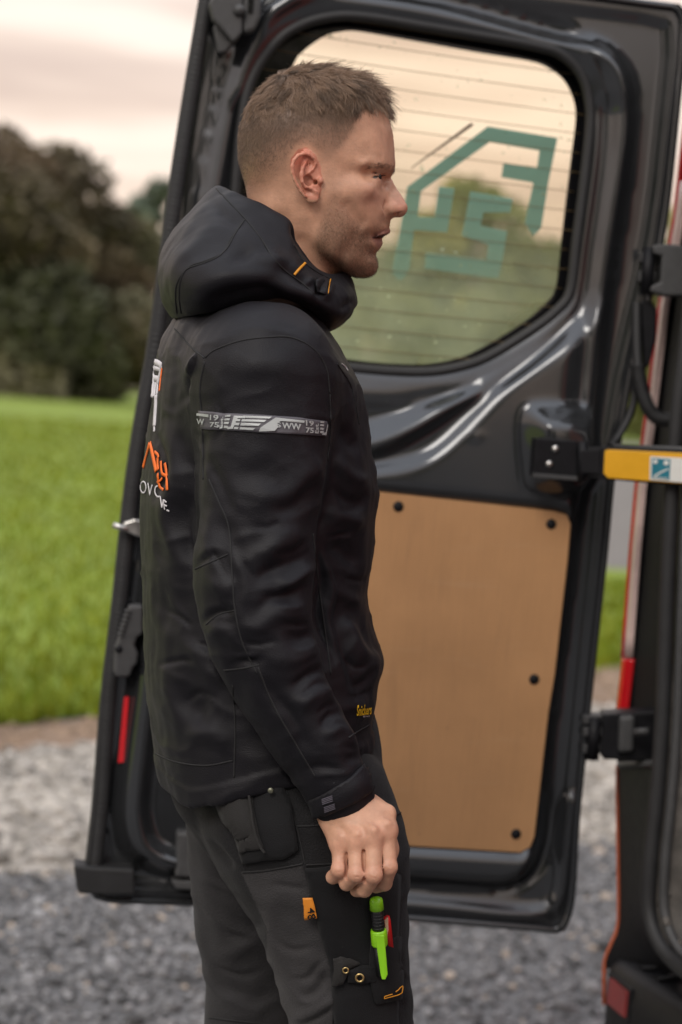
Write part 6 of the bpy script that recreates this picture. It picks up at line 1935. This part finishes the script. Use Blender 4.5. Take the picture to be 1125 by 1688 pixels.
TS += [([(350, 1530), (390, 1540), (430, 1560)], -4, 5), ([(352, 1590), (395, 1600), (440, 1612)], -4, 5), ([(355, 1650), (400, 1652), (450, 1666)], 3.5, 6), ([(335, 1390), (360, 1400), (392, 1430)], -4, 5), ([(330, 1450), (360, 1460), (400, 1470)], 3, 7),
       ([(430, 1470), (470, 1462), (510, 1455)], -2.5, 6), ([(445, 1540), (485, 1560), (530, 1565)], -3, 6), ([(470, 1610), (505, 1605), (545, 1590)], -4, 5), ([(480, 1650), (510, 1642), (545, 1622)], 3.5, 5), ([(490, 1685), (520, 1676), (548, 1660)], -4, 5), ([(630, 1300), (645, 1330), (662, 1350)], -3, 6), ([(655, 1420), (660, 1470), (655, 1520)], -3, 6), ([(652, 1590), (662, 1610), (672, 1620)], 3, 5), ([(650, 1650), (662, 1660), (674, 1664)], -3, 5)]
TV = sculpt(TV, TN, TS)
trousers = mesh_obj('trousers', TV, TF, m_tr, person)
tp = proj(TV)
GREY = np.array([.042, .040, .0415]); DARK = np.array([.0105, .0103, .0115]); BROWN = np.array([.025, .024, .0255])
tc_ = np.tile(DARK, (len(TV), 1))
def zone(poly, col, ysel):
    s_ = sstep((-sd_poly(tp[:, 0], tp[:, 1], np.array(poly, float)) + .6) / 1.6) * ysel
    tc_[:] = tc_ * (1 - s_[:, None]) + col * s_[:, None]
nearleg = TV[:, 1] < 2.285
zone([(398, 1438), (420, 1436), (460, 1432), (499, 1425), (520, 1490), (543, 1580), (549, 1620), (552, 1720), (480, 1720), (440, 1720), (440, 1530)], GREY, nearleg)
zone([(300, 1368), (325, 1368), (350, 1372), (400, 1440), (480, 1600), (480, 1720), (300, 1720)], BROWN, ~nearleg)
fcolor(trousers, 'Col', tc_)
trousers['label'] = 'grey and black work trousers with holster pockets'
TB = BVHTree.FromPolygons([tuple(v) for v in TV.tolist()], [tuple(q) for q in TF.tolist()])
for pts_ in ([(400, 1438), (440, 1435), (500, 1424)], [(460, 1262), (480, 1330), (498, 1400), (512, 1470), (530, 1530), (545, 1590), (550, 1660), (548, 1700)], [(488, 1362), (520, 1361), (560, 1356)], [(505, 1426), (560, 1424)], [(510, 1476), (560, 1477), (600, 1474)], [(650, 1345), (660, 1340), (668, 1338)], [(345, 1678), (400, 1684), (460, 1690)], [(640, 1540), (648, 1600), (650, 1690)]):
    seam('trouser_seam', pts_, TB, m_stitch, trousers, r=.0012)
# hanging holster pocket, opened flap
patch('holster_pocket', [(365, 1295), (420, 1270), (455, 1268), (482, 1330), (492, 1400), (470, 1416), (436, 1418), (404, 1424), (386, 1370)], TB, .004, .003, m_pock, trousers, 7, .003)
patch('pocket_flap', [(352, 1300), (420, 1285), (424, 1330), (436, 1382), (441, 1396), (424, 1398), (404, 1405), (386, 1366), (370, 1332)], TB, .009, .003, m_pock2, trousers, 6, .006)
seam('pocket_edge', [(418, 1285), (424, 1330), (437, 1385), (445, 1400)], TB, m_pock2, trousers, r=.0016, off=.0155)
# cargo pocket on the thigh, its loop and flap
patch('cargo_pocket', [(503, 1430), (560, 1426), (600, 1430), (655, 1440), (650, 1560), (652, 1720), (555, 1720), (548, 1600), (530, 1540)], TB, .004, .003, m_pock, trousers, 8, .004)
patch('tool_pocket', [(605, 1545), (648, 1542), (651, 1640), (612, 1650), (604, 1610)], TB, .011, .003, m_pock, trousers, 6, .003)
patch('loop_flap', [(548, 1573), (560, 1568), (578, 1575), (590, 1583), (572, 1592), (566, 1612), (552, 1616)], TB, .013, .003, m_pock2, trousers, 4, .004)
patch('loop_strap', [(570, 1596), (590, 1586), (640, 1590), (640, 1612), (590, 1616), (572, 1612)], TB, .012, .003, m_pock, trousers, 5, .002)
def ring_at(px, py, off, r, mt, parent, name):
    c = cast(TB, px, py, off); th = np.linspace(0, 2 * math.pi, 24, endpoint=False)
    P = c + np.stack([r * np.cos(th), 0 * th, r * np.sin(th)], -1)
    V, F = tube(P, r * .32, 8, closed=True, ref=(0, -1, 0)); return mesh_obj(name, V, F, mt, parent)
m_brass = mat('brass', (.55, .40, .18), .3, metal=1.0)
ring_at(586, 1604, .018, .0042, m_brass, trousers, 'brass_eyelet'); ring_at(566, 1593, .019, .0030, m_brass, trousers, 'brass_eyelet')
def stud(px, py, off, r, mt, name):
    c = cast(TB, px, py, off); bm = bmesh.new(); bmesh.ops.create_uvsphere(bm, u_segments=12, v_segments=8, radius=r)
    bmesh.ops.scale(bm, vec=(1, .5, 1), verts=bm.verts); bmesh.ops.translate(bm, vec=c, verts=bm.verts); bm_obj(name, bm, mt, trousers, True)
stud(452, 1305, .016, .0034, mat('dull_rivet', (.20, .20, .15), .4, metal=.8), 'rivet')
m_tag = mat('orange_tag', (.72, .25, .02), .6, var=.08)
patch('size_tag', [(500, 1476), (516, 1475), (524, 1506), (506, 1508)], TB, .009, .0015, m_tag, trousers, 4)
print_text('tag_number', '48', [(520, 1490), (522.5, 1506), (511, 1507), (509, 1491)], TB, .0112, m_frit, trousers, .01)
for a, b in (((621, 1636), (645, 1629)), ((622, 1632), (633, 1629)), ((637, 1627), (645, 1624.5)), ((645, 1624.5), (645.5, 1629)), ((621.5, 1632), (621, 1636))):
    seam('yellow_stitch', [a, ((a[0] + b[0]) / 2, (a[1] + b[1]) / 2), b], TB, m_orange, trousers, r=.0006, off=.0165, n=12)

# boots (below the picture)
m_boot = mat('boot_leather', (.03, .026, .022), .6, var=.2)
for LG in (NL, FL):
    f = LG[-1]
    bo_ = Field(np.arange(f[0] - .12, f[0] + .26, .007), np.arange(f[1] - .09, f[1] + .10, .007), np.arange(-.012, .24, .007))
    bo_.chain([(f[0], f[1], .2), (f[0] - .005, f[1], .06)], [.052, .050], .01)
    bo_.chain([(f[0] - .03, f[1], .042), (f[0] + .10, f[1] + .004, .046), (f[0] + .17, f[1] + .006, .040)], [.046, .046, .042], .02)
    bo_.F = np.maximum(bo_.F, .001 - bo_.ax[2][None, None, :])
    V, F = surface_nets(bo_.F, *bo_.ax); mesh_obj('boot', V, F, m_boot, person)

# ================================================================== things in the pocket
m_lime = mat('lime_plastic', (.26, .62, .012), .35, var=.05, coat=.3)
m_blk = mat('pen_black', (.012, .012, .013), .4, var=.1)
def lathe(name, p0, p1, prof, mt, parent, seg=20):
    p0 = np.array(p0); p1 = np.array(p1); P = np.array([p0 + (p1 - p0) * t for t, r in prof]); 
    V, F = tube(P, [r for t, r in prof], seg, ref=(0, -1, .05)); return mesh_obj(name, V, F, mt, parent)
off = .014
top = cast(TB, 608, 1474, off + .002); bot = cast(TB, 616, 1602, off + .004)
top[1] = min(top[1], bot[1] + .004); 
pen = empty('marker_pen', tuple(bot))
q = lambda t: top + (bot - top) * t
lathe('cap_end', q(0), q(.145), [(0, .0050), (.08, .0068), (.3, .0074), (1, .0078)], m_lime, pen)
lathe('barrel', q(.145), q(.42), [(0, .0064), (.1, .0068), (.5, .0068), (1, .0070)], m_blk, pen)
for i in range(5): lathe('grip_ring', q(.20 + i * .04), q(.215 + i * .04), [(0, .0069), (.5, .0073), (1, .0069)], m_blk, pen)
lathe('sleeve', q(.40), q(.60), [(0, .0084), (.1, .0092), (.9, .0092), (1, .0084)], m_lime, pen)
lathe('barrel', q(.58), q(.98), [(0, .0068), (1, .0064)], m_blk, pen)
cl0, cl1 = q(.44) + np.array([.001, -.0095, 0]), q(1.0) + np.array([.0015, -.0105, 0])
ex = np.array([1, 0, .05]); 
V, F = prism([cl0 - ex * .0052, cl0 + ex * .0052, cl1 + ex * .0040 + [0, 0, .006], cl1 + ex * .0020, cl1 - ex * .0020, cl1 - ex * .0040 + [0, 0, .006]], (0, .003, 0))
bevel(mesh_obj('clip', V, F, m_lime, pen, smooth=False), .001)
tag(pen, 'lime green and black marker clipped in the thigh pocket', 'marker')
m_pred = mat('red_pencil', (.55, .015, .015), .4, coat=.2); m_pwood = mat('pencil_wood', (.55, .36, .24), .7)
t0 = cast(TB, 627, 1503, .012); t1 = cast(TB, 633, 1560, .010)
pc = empty('pencil', tuple(t1))
lathe('shaft', t0, t1, [(0, .0042), (.15, .0052), (1, .0054)], m_pred, pc, 6)
wv = t0 + np.array([.0006, -.0042, -.003])
V, F = prism([wv + [-.0022, 0, 0], wv + [.0012, 0, .004], wv + [.0030, 0, -.010], wv + [.0022, 0, -.021], wv + [.0002, 0, -.012]], (0, .003, 0)); mesh_obj('cut_face', V, F, m_pwood, pc, smooth=False)
tag(pc, 'red carpenter pencil beside the lime marker in the pocket', 'pencil')
